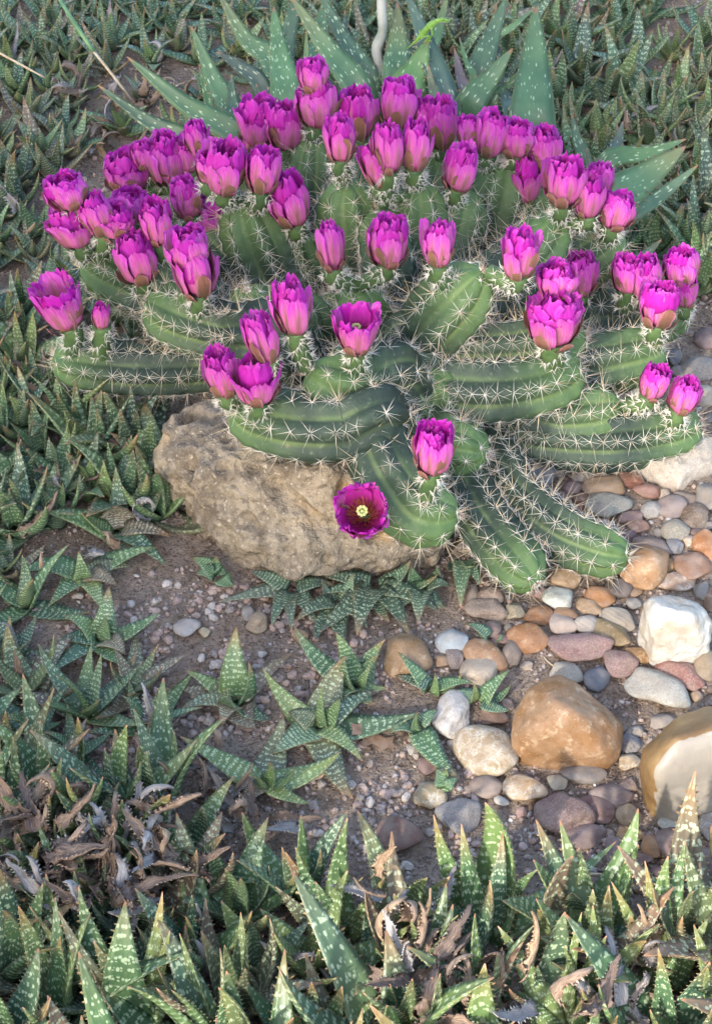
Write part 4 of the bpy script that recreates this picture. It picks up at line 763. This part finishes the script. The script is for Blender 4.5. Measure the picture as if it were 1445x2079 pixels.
def straw(pts, r, label):
    P = spline([at_h(*p) for p in pts], 4); tag(link('straw_stem', tube_mesh(P, [r * (1 - .4 * i / len(P)) for i in range(len(P))], 6, 'straw_stem', M_STRAW)), label, 'straw')
straw([(-60, 75, .10), (0, 108, .085), (50, 135, .07), (92, 158, .05)], .0026, 'pale dry straw resting over the weedy aloe bed')
straw([(1155, 1774, .03), (1260, 1778, .03), (1400, 1790, .034), (1460, 1796, .03)], .0020, 'dry straw lying across the pebbles behind the front aloes')
straw([(1170, 1376, .006), (1120, 1350, .006), (1100, 1330, .004)], .0012, 'short pale twig beside the ochre rock')
# fallen leaves
def flat_leaf(px, py, size, outline, name, label, m, rot):
    p = at_h(px, py, 0); bm = bmesh.new(); vs_ = []
    for a, b in outline:
        z = .006 + .010 * (a * a * .5 + b * .3 * math.sin(a * 5)); vs_.append(bm.verts.new((a * size, b * size, z)))
    f = bm.faces.new(vs_); bmesh.ops.triangulate(bm, faces=[f]); bmesh.ops.subdivide_edges(bm, edges=bm.edges, cuts=1)
    r_ = bmesh.ops.extrude_face_region(bm, geom=bm.faces[:]); 
    for v in r_['geom']:
        if isinstance(v, bmesh.types.BMVert): v.co.z += .0008
    bmesh.ops.recalc_face_normals(bm, faces=bm.faces); me = bpy.data.meshes.new(name); bm.to_mesh(me); bm.free(); me.materials.append(m)
    o = link(name, me); o.location = (p.x, p.y, gz(p.x, p.y)); o.rotation_euler = (R(12), R(-6), R(rot)); return tag(o, label, 'leaf')
oak = [(-1, .02), (-.7, .2), (-.55, .62), (-.3, .3), (-.1, .28), (.05, .75), (.25, .68), (.25, .3), (.5, .25), (.75, .5), (.85, .25), (1.05, .05), (.8, -.12), (.8, -.45), (.55, -.25), (.3, -.25), (.25, -.7), (.05, -.75), (-.05, -.28), (-.35, -.25), (-.6, -.55), (-.72, -.15)]
flat_leaf(757, 1510, .030, oak, 'oak_leaf', 'dead brown lobed oak leaf on the soil under an aloe leaf', M_OAK, 150)
flat_leaf(640, 1583, .016, [(-1, 0), (-.4, .35), (.4, .3), (1, 0), (.4, -.25), (-.4, -.3)], 'fallen_leaf', 'small orange-tan dead leaf below the large spotted aloe', M_STRAW, 15)
def deadleaf(px, py, h, sc, col, label, group, rz=None):
    p = at_h(px, py, h); o = link('dried_leaf', rnd.choice(DRY)); o.location = (p.x, p.y, gz(p.x, p.y) + h); o.scale = (sc, sc * rnd.uniform(.9, 1.4), sc); o.rotation_euler = (R(rnd.uniform(-25, 25)), R(rnd.uniform(-30, 10)), rnd.uniform(0, 6.28) if rz is None else rz); o.color = (*col, 1)
    return tag(o, label, 'dried leaf', group)
TONED = ((0, 'brown'), (1, 'pale grey'), (2, 'dark brown'), (3, 'tan'), (4, 'silvery'))
for poly, cnt, phrase, h0 in (([(0, 1640), (330, 1640), (420, 1780), (330, 1860), (0, 1840)], 92, 'heaped among the front-bed aloes', .07), ([(760, 1780), (880, 1900), (1000, 1930), (960, 2079), (780, 2079)], 36, 'hanging between the front-bed aloe spears', .09),
     ([(60, 190), (420, 200), (400, 330), (120, 330)], 42, 'littering the bare patch behind the cactus', .008), ([(380, 1480), (480, 1640), (640, 1700), (560, 1760), (400, 1680)], 16, 'scattered below the yellow-green aloe', .012), ([(1180, 200), (1300, 200), (1320, 320), (1150, 320)], 7, 'caught in the thick aloe carpet', .03), ([(0, 880), (300, 860), (300, 1150), (0, 1180)], 14, 'tucked among the aloes beside the boulder', .015), ([(900, 1960), (1445, 1920), (1445, 2079), (900, 2079)], 18, 'curled over the aloes before the cobbles', .09)):
    xs = [q[0] for q in poly]; ys = [q[1] for q in poly]; k = 0
    while k < cnt:
        x, y = rnd.uniform(min(xs), max(xs)), rnd.uniform(min(ys), max(ys))
        if not inpoly(x, y, poly): continue
        ti, tn = TONED[rnd.choices(range(5), (4, 2, 3, 3, 2))[0]]
        deadleaf(x, y, h0 * rnd.uniform(.3, 1.2), rnd.uniform(.6, 1.0), DRYC[ti], f'{tn} curled dead aloe leaf {phrase}', f'{tn} dead leaves {phrase}'); k += 1
#PART3
# ------------------------------------------------------------------ hedgehog cactus
CACT = empty('hedgehog_cactus', at_h(810, 850, 0)); C0 = CACT.location.copy()
tag(CACT, 'sprawling hedgehog cactus with thick spiny stems and magenta flowers', 'cactus')
STEMS = {  # control points (px, py, height if < 1 else distance), radius
 'front_right': ([(900, 850, .05), (980, 910, .055), (1045, 1005, .048), (1135, 1082, .042), (1215, 1118, .040), (1280, 1132, .040)], .034), 'front_mid': ([(880, 900, .07), (945, 990, .06), (985, 1065, .048), (1035, 1128, .040), (1092, 1188, .036)], .034),
 'front_boulder': ([(745, 850, .16), (765, 905, .165), (795, 975, .15), (850, 1035, .12), (938, 1045, .115)], .042), 'mid_tip': ([(800, 775, .18), (730, 780, .21), (670, 778, .225), (622, 752, .24)], .044),
 'boulder_left': ([(770, 850, .19), (690, 868, .195), (610, 868, .195), (535, 850, .19), (473, 812, .20)], .041), 'left_upper': ([(570, 700, .18), (475, 680, .165), (390, 655, .165), (300, 612, .175)], .041),
 'left_long': ([(500, 735, .095), (430, 745, .092), (350, 750, .09), (250, 748, .09), (165, 738, .095), (110, 722, .10)], .035), 'left_back': ([(430, 640, .14), (335, 602, .155), (250, 565, .17), (168, 520, .19)], .040),
 'ball': ([(570, 720, 1.99), (525, 665, 1.97), (500, 585, 1.955)], .037), 'dark_left': ([(610, 660, 2.05), (545, 545, 2.09), (487, 398, 2.11)], .043), 'dark_left_b': ([(640, 600, 2.10), (600, 540, 2.11), (575, 450, 2.13)], .040),
 'up_a': ([(725, 640, 2.09), (712, 490, 2.12), (703, 362, 2.13)], .041), 'up_b': ([(850, 640, 2.07), (850, 490, 2.10), (850, 364, 2.12)], .039), 'up_c': ([(655, 530, 2.20), (637, 400, 2.24), (640, 275, 2.27)], .038), 'up_d': ([(955, 570, 2.15), (1000, 440, 2.20), (1028, 328, 2.23)], .042),
 'up_e': ([(895, 570, 2.09), (918, 470, 2.13), (945, 380, 2.16)], .040), 'right_a': ([(930, 650, 2.0), (1000, 585, 2.03), (1085, 515, 2.06), (1135, 440, 2.09)], .042), 'right_b': ([(1040, 625, 2.02), (1130, 562, 2.06), (1200, 515, 2.09), (1262, 472, 2.11)], .040),
 'centre_right': ([(855, 710, 1.90), (885, 655, 1.885), (930, 605, 1.88), (985, 545, 1.88)], .044), 'centre_pale': ([(765, 700, 1.96), (738, 640, 1.945), (722, 580, 1.935)], .037), 'bright_right': ([(800, 755, .15), (890, 782, .14), (985, 790, .135), (1085, 778, .14), (1178, 738, .15)], .045),
 'behind_bright': ([(820, 700, .17), (930, 712, .165), (1050, 708, .165), (1190, 680, .175)], .038), 'right_mid': ([(1100, 745, .10), (1190, 742, .10), (1280, 725, .105), (1350, 706, .11)], .042), 'right_low': ([(1050, 835, .078), (1130, 842, .078), (1200, 838, .082), (1264, 825, .09)], .037),
 'right_long': ([(960, 850, .05), (1090, 885, .048), (1220, 893, .048), (1330, 882, .052), (1425, 858, .06)], .040), 'right_far': ([(1180, 650, .10), (1280, 650, .10), (1345, 640, .10), (1392, 612, .11)], .036), 'small_ball': ([(870, 880, .10), (930, 908, .105), (992, 922, .11)], .036),
 'back_left': ([(490, 570, 2.10), (410, 480, 2.13), (350, 410, 2.16)], .038), 'back_left_b': ([(520, 530, 2.15), (440, 455, 2.17), (400, 425, 2.18)], .036), 'back_left_c': ([(450, 480, 2.20), (400, 410, 2.23), (355, 375, 2.25)], .036), 'back_a': ([(610, 430, 2.25), (585, 360, 2.28), (562, 305, 2.30)], .036), 'back_b': ([(765, 420, 2.24), (750, 350, 2.27), (738, 290, 2.29)], .038),
 'back_c': ([(880, 430, 2.24), (880, 360, 2.27), (880, 300, 2.29)], .038), 'back_d': ([(1040, 480, 2.20), (1070, 420, 2.22), (1092, 360, 2.24)], .036), 'left_mid': ([(330, 600, 2.02), (300, 560, 2.05), (260, 500, 2.07)], .036), 'right_c': ([(1140, 520, 2.12), (1180, 470, 2.14), (1205, 430, 2.16)], .036), 'fill_a': ([(830, 820, .06), (830, 760, .11), (820, 700, .15)], .04), 'fill_b': ([(640, 700, 1.98), (620, 640, 2.0), (600, 600, 2.02)], .036), 'fill_c': ([(790, 560, 2.04), (780, 480, 2.08), (775, 420, 2.10)], .036), 'fill_e': ([(830, 890, .06), (822, 840, .12), (806, 770, .19)], .037), 'fill_f': ([(880, 870, .07), (880, 820, .12), (868, 745, .185)], .036), 'fill_g': ([(700, 720, 2.0), (680, 660, 2.02), (660, 590, 2.04)], .036), 'fill_d': ([(880, 850, .05), (960, 850, .06), (1040, 820, .07)], .036)}
AX = {}
class SpineSet:
    def __init__(s): s.V = []; s.F = []; s.K = []
    def spine(s, p, d, l, r, k0, k1):
        d = d.normalized(); x = d.cross(Vector((.31, .2, .93))).normalized(); y = d.cross(x); b = len(s.V)
        for a in (0, 2.0944, 4.18879): s.V.append(p + (x * math.cos(a) + y * math.sin(a)) * r); s.K.append(k0)
        s.V.append(p + d * l); s.K.append(k1); s.F += [(b, b + 1, b + 3), (b + 1, b + 2, b + 3), (b + 2, b, b + 3)]
    def wool(s, p, n, r):
        x = n.cross(Vector((.31, .2, .93))).normalized(); y = n.cross(x); b = len(s.V)
        for a in (0, 1.57, 3.14, 4.71): s.V.append(p + (x * math.cos(a) + y * math.sin(a)) * r); s.K.append(.05)
        s.V.append(p + n * r * .8); s.K.append(0.0); s.F += [(b, b + 1, b + 4), (b + 1, b + 2, b + 4), (b + 2, b + 3, b + 4), (b + 3, b, b + 4)]
def build_stem(key):
    pts, rad = STEMS[key]; P = [at(*p) for p in pts]; root = P[0].lerp(Vector((C0.x, C0.y, 0)), .45); root.z = min(-.015, P[0].z - .04)
    if P[0].z > .10: root = Vector((lerp(P[0].x, C0.x, .3), lerp(P[0].y, C0.y + .08, .3), -.015))
    ax = resample(spline([root] + P, 12), .0042); n = len(ax); L = (n - 1) * .0042; ribs = rnd.choice((7, 7, 8, 8)); ns = ribs * 6
    x = (ax[1] - ax[0]).cross(Vector((.3, .5, .2))).normalized(); V, Fc, TIP, GR = [], [], [], []; frames = []; ph = rnd.uniform(0, 6.28); sp = SpineSet()
    for i, p in enumerate(ax):
        d = (ax[min(i + 1, n - 1)] - ax[max(i - 1, 0)]).normalized(); x = (x - d * x.dot(d)).normalized(); y = d.cross(x); s_ = L - i * .0042; rt = rad * (1.05 if s_ > rad * 1.25 else 1.05 * math.sqrt(max(0.0, 1 - (1 - s_ / (rad * 1.25)) ** 2)) ** .9)
        if i < 8: rt *= .75 + .25 * i / 8
        rt *= 1 + .035 * math.sin(s_ * 38 + ph); frames.append((p, d, x, y, rt, s_)); tipf = max(0.0, 1 - s_ / (rad * 2.6)) * rnd.uniform(.85, 1)
        for k in range(ns):
            a = 6.283185 * k / ns; c = .5 + .5 * math.cos(ribs * a); prof = .80 + .23 * c ** .75; tub = .03 * c * (math.sin(6.283 * s_ / .021 + (1.57 if int(round(ribs * a / 6.283)) % 2 else 0)))
            V.append(p + (x * math.cos(a) + y * math.sin(a)) * (rt * (prof + tub))); TIP.append(tipf); GR.append(1 - c)
    for i in range(n - 1):
        for k in range(ns): k2 = (k + 1) % ns; Fc.append((i * ns + k, i * ns + k2, (i + 1) * ns + k2, (i + 1) * ns + k))
    b = len(V); V.append(ax[-1] + frames[-1][1] * .001); TIP.append(1.0); GR.append(0.0)
    for k in range(ns): Fc.append(((n - 1) * ns + k, (n - 1) * ns + (k + 1) % ns, b))
    Fc.append(tuple(range(ns))[::-1])
    for rb in range(ribs):
        a = 6.283185 * rb / ribs; s0 = .006 + (.0105 if rb % 2 else 0)
        while s0 < L - .03:
            i = int(round((L - s0) / .0042)); p, d, xx, yy, rt, s_ = frames[min(i, n - 1)]; rdir = xx * math.cos(a) + yy * math.sin(a); q = p + rdir * rt * 1.02
            i2 = min(i + 2, n - 1); i1 = max(i - 2, 0); slope = (frames[i1][4] - frames[i2][4]) / max((i2 - i1) * .0042, 1e-4); nn = (rdir + d * min(slope, 2.0)).normalized(); tn = nn.cross(d).normalized(); fw = tn.cross(nn)
            young = max(0.0, 1 - s0 / .035); sp.wool(q, nn, .0016 + .0012 * young); m = rnd.choice((5, 7, 8, 9, 10)); a1 = rnd.uniform(0, 6.28)
            for k in range(m):
                g = a1 + 6.283 * k / m + rnd.uniform(-.25, .25); l = rnd.uniform(.009, .022) * (1.12 - .35 * young); sp.spine(q, (tn * math.cos(g) + fw * math.sin(g)) + nn * rnd.uniform(.18, .45), l, .00045, .12 if young < .4 else .3, rnd.choice((0, 0, .2)))
            for k in range(rnd.choice((1, 2, 2, 3, 4))):
                l = rnd.uniform(.013, .048); sp.spine(q, nn + (tn * rnd.uniform(-.7, .7) + fw * rnd.uniform(-.6, .6)), l, .00047, .55, rnd.choice((.25, .4, .5)))
            s0 += .0178 * rnd.uniform(.82, 1.2)
    p, d, xx, yy, rt, s_ = frames[-1]
    for k in range(34):
        g = rnd.uniform(0, 6.28); o_ = (xx * math.cos(g) + yy * math.sin(g)); sp.spine(p + o_ * rnd.uniform(0, .007) - d * .001, d + o_ * rnd.uniform(.1, 1.3), rnd.uniform(.007, .019), .00055, rnd.choice((.1, .78, .3, .1)), rnd.choice((1.0, .8, .0, .55)))
    for k in range(7): g = rnd.uniform(0, 6.28); sp.wool(p + (xx * math.cos(g) + yy * math.sin(g)) * .005, d, .0022)
    o = link('stem', mesh('stem', [v - C0 for v in V], Fc, [M_STEM], attrs={'tip': ('FLOAT', TIP), 'groove': ('FLOAT', GR)}), CACT)
    so = link('spines', mesh('spines', [v - C0 for v in sp.V], sp.F, [M_SPINE], smooth=False, attrs={'sc': ('FLOAT', sp.K)}), o); so['kind'] = 'stuff'
    AX[key] = ax
for k in STEMS: build_stem(k)

# ------------------------------------------------------------------ flowers (parts of the cactus)
def petal(z0, z1, prof, hw, frill, seed, mname, nt=9, nsd=7, cup=0.0, name='petal'):
    r2 = random.Random(seed); V, Fc, LT, LS = [], [], [], []; f1, f2 = r2.uniform(0, 6), r2.uniform(0, 6); notch = r2.uniform(.0, .07); twist = r2.uniform(-.06, .10)
    for i in range(nt):
        t = i / (nt - 1)
        for j in range(nsd):
            s_ = -1 + 2 * j / (nsd - 1); z = z0 + (z1 - z0) * t
            w_ = hw * (math.sin(min(1.0, t * 1.5 + .22) * 1.5708) if t < .82 else math.sqrt(max(0.2, 1 - ((t - .82) / .205) ** 2.4)))
            edge = frill * max(0, t - .55) / .45; z += edge * (.028 * math.sin(s_ * 5 + f1) + .022 * math.sin(s_ * 13 + f2)) - (z1 - z0) * .07 * max(0, t - .6) / .4 * s_ * s_ + notch * (1 - abs(s_)) * -edge
            r = prof(t) + twist * s_ * .45 + edge * .045 * math.sin(s_ * 8 + f2) + cup * (s_ * s_) * .06; a = s_ * w_ / max(r, .12)
            V.append((r * math.cos(a), r * math.sin(a), z)); LT.append(t); LS.append(s_)
    for i in range(nt - 1):
        for j in range(nsd - 1): a = i * nsd + j; Fc.append((a, a + 1, a + nsd + 1, a + nsd))
    return mesh(name, V, Fc, [M_PET[mname]], attrs={'lt': ('FLOAT', LT), 'ls': ('FLOAT', LS)})
def pl(pts):
    def f(t):
        for (a, b), (c, d) in zip(pts, pts[1:]):
            if t <= c: u = (t - a) / (c - a); u = u * u * (3 - 2 * u); return b + (d - b) * u
        return pts[-1][1]
    return f
CLOSED = [petal(0, z, pl(((0, .14), (.3, .35), (.65, q), (1, q - .035))), w_, .6, 100 + i, 'outer') for i, (z, q, w_) in enumerate(((.84, .42, .22), (.92, .41, .21), (.78, .43, .20), (.96, .40, .20)))]
INNER = [petal(.05, z, pl(((0, .10), (.35, .27), (.65, q), (1, q - .08))), w_, 1.1, 200 + i, 'inner', name='inner_petal') for i, (z, q, w_) in enumerate(((.99, .37, .24), (.96, .33, .24), (1.0, .28, .22), (.94, .2, .2)))]
SEPAL = [petal(-.04, z, pl(((0, .13), (.4, .335), (.75, .42), (1, q))), w_, .12, 300 + i, 'sepal', 7, 5, name='sepal') for i, (z, q, w_) in enumerate(((.42, .43, .135), (.56, .44, .14), (.30, .42, .12), (.66, .44, .15)))]
OPEN_O = [petal(0, z, pl(((0, .13), (.35, .38), (.7, q), (1, q + .05))), w_, .8, 400 + i, 'outer') for i, (z, q, w_) in enumerate(((.86, .44, .25), (.94, .43, .24), (.80, .45, .22)))]
OPEN_I = [petal(.02, z, pl(((0, .10), (.35, .34), (.7, q), (1, q + .02))), w_, 1.2, 500 + i, 'inner', name='petal') for i, (z, q, w_) in enumerate(((.95, .43, .27), (.90, .44, .25), (1.0, .42, .26)))]
def joined(spec, name, kindname):
    V, Fc, LT, LS, MI = [], [], [], [], []; mats = [M_PET['outer'], M_PET['inner'], M_PET['sepal']]
    for me, M in spec:
        b = len(V); V += [M @ v.co for v in me.vertices]; Fc += [tuple(b + i for i in q.vertices) for q in me.polygons]; nv = len(me.vertices)
        for k, out in (('lt', LT), ('ls', LS)): a = [0.0] * nv; me.attributes[k].data.foreach_get('value', a); out += a
        mi = [i for i, m in enumerate(mats) if m == me.materials[0]][0]; MI += [mi] * len(me.polygons)
    return mesh(name, V, Fc, mats, attrs={'lt': ('FLOAT', LT), 'ls': ('FLOAT', LS)}, midx=MI)
def ring(meshes, n, j=.2, tilt=4, sc=1.0):
    a0 = rnd.uniform(0, 6.28); out = []
    for k in range(n): out.append((rnd.choice(meshes), Matrix.Rotation(a0 + 6.28318 * k / n + rnd.uniform(-j, j), 4, 'Z') @ Matrix.Rotation(R(rnd.uniform(-tilt, tilt)), 4, 'Y') @ Matrix.Scale(sc * rnd.uniform(.93, 1.06), 4)))
    return out
CORE = [joined(ring(INNER, 8, .25, 5) + ring(INNER, 7, .3, 7, .86) + ring(INNER, 5, .4, 9, .72 + .12), 'inner_petals', '') for _ in range(6)]
ALLP = [joined(ring(SEPAL, 7, .2, 3) + ring(CLOSED, 8, .15, 4) + ring(CLOSED, 6, .3, 3, .93) + ring(INNER, 9, .25, 5) + ring(INNER, 7, .3, 7, .86), 'petals', '') for _ in range(7)]
NF = 0
def flower(bx, by, tx, ty, wpx, key, kind=0, toward=0.0, vec=None, dy=.034):
    global NF
    ax = AX[key]; L2 = math.hypot(tx - bx, ty - by); ux, uy = (bx - tx) / max(L2, 1), (by - ty) / max(L2, 1); q = min(ax[8:], key=lambda p: (topx(p)[0] - (bx + ux * 30)) ** 2 + (topx(p)[1] - (by + uy * 30)) ** 2)
    Yf = q.y - dy; B = at_y(bx, by, Yf); T = at_y(tx, ty, Yf - toward)
    if vec is not None: T = B + vec
    d = T - B; H = d.length; s = pxm(B); tight = rnd.choice((.86, .94, 1.0, 1.04, 1.08)) if kind == 0 else 1.0; wd = wpx / s / .88 * tight; M0 = Matrix.Translation(B - C0) @ basis_z(d, rnd.uniform(0, 6.28))
    # spiny flower tube from the stem to the petals
    sp = SpineSet(); dn = d.normalized(); P = spline([q.lerp(B, .15), q.lerp(B, .6) - dn * .006, B - dn * .008, B + dn * .004], 4); n = len(P); V, Fc = [], []; K = []; rt = wd * .20
    for i, p in enumerate(P):
        dd = (P[min(i + 1, n - 1)] - P[max(i - 1, 0)]).normalized(); x = dd.cross(Vector((.3, .1, .9))).normalized(); y = dd.cross(x); rr = lerp(.010, max(rt, .012), i / (n - 1))
        for k in range(12):
            a = 6.28318 * k / 12; rv = x * math.cos(a) + y * math.sin(a); V.append(p + rv * rr * (1 + .12 * ((k + i) % 2)))
            if (k + i * 2) % 3 == 0 and i > 1 and i < n - 1:
                sp.wool(p + rv * rr * 1.12, rv, .0013)
                for _ in range(8): g = rnd.uniform(0, 6.28); sp.spine(p + rv * rr * 1.1, rv + dd * math.cos(g) * 1.0 + dd.cross(rv) * math.sin(g) * 1.0, rnd.uniform(.006, .014), .00046, .1, 0.0)
    for i in range(n - 1):
        for k in range(12): k2 = (k + 1) % 12; Fc.append((i * 12 + k, i * 12 + k2, (i + 1) * 12 + k2, (i + 1) * 12 + k))
    Fc.append(tuple((n - 1) * 12 + k for k in range(12)))
    f = link('flower', mesh('flower', [v - C0 for v in V], Fc, [M_TUBE]), CACT)
    so = link('spines', mesh('spines', [v - C0 for v in sp.V], sp.F, [M_SPINE], smooth=False, attrs={'sc': ('FLOAT', sp.K)}), f); so['kind'] = 'stuff'
    S = Matrix.Diagonal((wd, wd, H, 1))
    def put(me, M, name): o = link(name, me, f); o.matrix_basis = M0 @ S @ M; return o
    NF += 1
    if kind == 1:      # open cup
        for me, M in ring(SEPAL, 6) + ring(OPEN_O, 7, .12): put(me, M, 'petal' if me in OPEN_O else 'sepal')
        for me, M in ring(OPEN_I, 7, .12, 3, .97): put(me, M, 'petal')
        ss = SpineSet()
        for k in range(170): g = rnd.uniform(0, 6.28); rr = rnd.uniform(.06, .24); ss.spine(Vector((rr * math.cos(g), rr * math.sin(g), .12)), Vector((.25 * math.cos(g), .25 * math.sin(g), 1)), rnd.uniform(.25, .42), .012, .8, .55)
        o = put(mesh('stamens', ss.V, ss.F, [M_STAM], smooth=False), Matrix.Identity(4), 'stamens'); o['kind'] = 'stuff'
        st = []
        P2 = [Vector((0, 0, .1)), Vector((0, 0, .35)), Vector((0, 0, .56))]; stm = tube_mesh(P2, [.03, .03, .04], 8, 'stigma', M_STIG); o = put(stm, Matrix.Identity(4), 'stigma')
        for k in range(9): a = 6.283 * k / 9; put(STIG, Matrix.Translation((.075 * math.cos(a), .075 * math.sin(a), .58)), 'stigma_lobe')
    elif NF in DETAIL:
        for me, M in ring(SEPAL, 7, .2, 3): put(me, M, 'sepal')
        for me, M in ring(OPEN_O if NF % 4 == 2 else CLOSED, 8, .2, 6, .96 if NF % 4 == 2 else 1.0): put(me, M, 'petal')
        o = put(rnd.choice(CORE), Matrix.Identity(4), 'inner_petals'); o['kind'] = 'stuff'
    else:
        o = put(rnd.choice(ALLP), Matrix.Identity(4), 'petals'); o['kind'] = 'stuff'
M_STAM = plain('stamen', (.42, .10, .05), (.55, .22, .08)); M_STIG = plain('stigma', (.30, .36, .10), (.50, .50, .22))
bm_ = bmesh.new(); bmesh.ops.create_icosphere(bm_, subdivisions=2, radius=.034); STIG = bpy.data.meshes.new('stigma_lobe'); bm_.to_mesh(STIG); bm_.free(); STIG.materials.append(M_STIG)
FL = [(875,962,881,864,78,'front_boulder'), (1120,700,1128,598,108,'bright_right'), (600,678,585,566,94,'mid_tip'), (545,738,515,640,74,'boulder_left'), (460,802,432,710,78,'boulder_left'), (525,818,520,726,88,'boulder_left'), (405,602,390,508,98,'left_upper'), (390,545,376,462,86,'left_upper'),
 (290,572,263,472,90,'left_back'), (165,500,127,416,86,'left_back'), (675,548,665,449,70,'centre_pale'), (785,538,790,441,94,'centre_pale'), (890,542,892,449,74,'centre_right'), (1050,566,1060,463,88,'centre_right'), (600,457,570,352,88,'dark_left_b'), (455,392,460,287,92,'dark_left'), (530,392,536,302,78,'dark_left'), (430,482,415,396,82,'back_left_b'),
 (690,327,690,232,82,'up_a'), (925,387,945,294,82,'up_e'), (840,347,845,241,64,'up_b'), (770,377,762,286,78,'up_b'), (1140,417,1150,319,80,'right_a'), (1190,442,1195,352,68,'right_a'), (1240,462,1262,393,78,'right_b'), (1070,414,1070,316,48,'back_d'), (1330,662,1346,571,82,'right_mid'), (1310,602,1305,521,88,'right_far'), (325,497,310,407,84,'left_mid'), (245,482,228,416,76,'left_mid'),
 (262,387,252,311,92,'back_left_c'), (345,372,335,271,88,'back_left_c'), (580,303,576,200,84,'back_a'), (525,293,520,197,80,'back_a'), (640,258,646,161,92,'up_c'), (728,283,726,178,88,'back_b'), (805,257,812,161,88,'back_b'), (895,302,890,201,88,'back_c'), (990,317,1006,226,84,'up_d'), (1045,317,1050,246,68,'up_d'), (1098,347,1106,259,74,'back_d'),
 (637,188,634,118,64,'up_c'), (862,255,868,200,48,'back_c'), (948,298,950,233,54,'up_d'), (790,352,786,251,74,'fill_c'), (1215,402,1220,331,68,'right_c'), (425,372,424,312,58,'dark_left'), (405,322,395,246,64,'back_left_c'), (385,352,378,292,46,'back_left_c'), (300,345,285,286,64,'back_left_c'), (150,422,120,356,92,'left_back'), (210,477,180,393,78,'left_back'), (265,442,265,386,84,'back_left'), (385,442,370,361,74,'back_left'),
 (1130,602,1130,536,84,'behind_bright'), (1180,597,1176,516,78,'right_b'), (1270,592,1275,522,64,'right_far'), (1385,582,1381,506,74,'right_far'), (1388,622,1394,562,50,'right_far'), (1315,807,1340,743,58,'right_low'), (1375,837,1402,773,68,'right_long'), (207,668,204,618,34,'left_long'), (505,312,510,240,46,'back_a')]
DETAIL = set(range(1, 38))
BACKK = {'up_c', 'back_a', 'back_b', 'back_c', 'up_d', 'back_d', 'back_left_c'}
for a in FL: flower(*a, dy=.03 if a[5] not in BACKK else .012)
flower(722, 714, 724, 626, 84, 'mid_tip', 1, toward=.01)
flower(145, 668, 100, 570, 92, 'left_long', 1)
v = (Vector((0, 0, CAMH)) - at_h(735, 1030, .12)).normalized(); flower(740, 1048, 730, 1028, 100, 'front_boulder', 1, vec=(v + Vector((-.10, .0, .30))).normalized() * .062, dy=.05)

# ------------------------------------------------------------------ green lizard on an aloe leaf
def lizard():
    Y = 2.60; J = [(913, 43.5, .0016, 0), (906, 42, .0030, 0), (899, 40.5, .0040, 0), (891, 41, .0036, 0), (883, 44, .0042, 0), (873, 51, .0054, 0), (864, 61, .0060, 0), (857, 71, .0052, 0), (850, 79, .0036, 0), (842, 86, .0024, 0), (834, 91, .0014, .004), (826, 99, .0009, .010)]
    pts = [at_y(x, y, Y + dy) for x, y, r, dy in J]; rad = [q[2] for q in J]; E = [(i, i + 1) for i in range(len(J) - 1)]
    def limb(start, path):
        prev = start
        for x, y, r, dy in path: pts.append(at_y(x, y, Y + dy)); rad.append(r); E.append((prev, len(pts) - 1)); prev = len(pts) - 1
        return prev
    k = limb(5, [(876, 60, .0017, -.010), (877, 71, .0013, -.012), (871, 79, .0013, -.010)]); limb(k, [(866, 84, .0007, -.010)]); limb(k, [(871, 88, .0007, -.011)]); limb(k, [(876, 85, .0007, -.010)])
    k = limb(8, [(861, 74, .0018, -.010), (872, 73, .0015, -.013), (866, 80, .0012, -.012)]); limb(k, [(860, 86, .0007, -.012)]); limb(k, [(866, 90, .0007, -.012)])
    k = limb(5, [(868, 49, .0016, .009), (861, 57, .0012, .012)]); k = limb(8, [(853, 68, .0016, .008), (851, 60, .0012, .010)])
    me = bpy.data.meshes.new('lizard'); me.from_pydata([p - pts[6] for p in pts], E, []); o = link('lizard', me); o.location = pts[6]
    m = o.modifiers.new('Skin', 'SKIN'); 
    for i, v in enumerate(me.skin_vertices[0].data): v.radius = (rad[i], rad[i]); v.use_root = (i == 6)
    m.use_smooth_shade = True; s2 = o.modifiers.new('Subdivision', 'SUBSURF'); s2.levels = 2; s2.render_levels = 2
    s = NT('lizard_skin'); v_ = s.n('TexCoord').outputs['Object']; nz = s.n('SeparateXYZ', {0: s.n('TexCoord').outputs['Normal']}).outputs[2]; a = s.noise(v_, 300, 3)
    c = s.mix(s.ss(a, .35, .65), (.12, .24, .025), (.19, .33, .05)); c = s.mix(s.ss(nz, -.25, -.6), c, (.62, .66, .5)); s.color(c); s.spec(.5, .4); me.materials.append(s.m)
    e = bmesh.new(); bmesh.ops.create_icosphere(e, subdivisions=2, radius=.0011); em = bpy.data.meshes.new('eye'); e.to_mesh(em); e.free(); em.materials.append(plain('lizard_eye', (.01, .01, .01), (.02, .02, .02), 40, .15, .6))
    eo = link('eye', em, o); eo.location = at_y(900, 40.8, Y - .0036) - pts[6]
    tag(o, 'bright green anole lizard with pale jaw perched on a tall aloe leaf', 'lizard')
lizard()
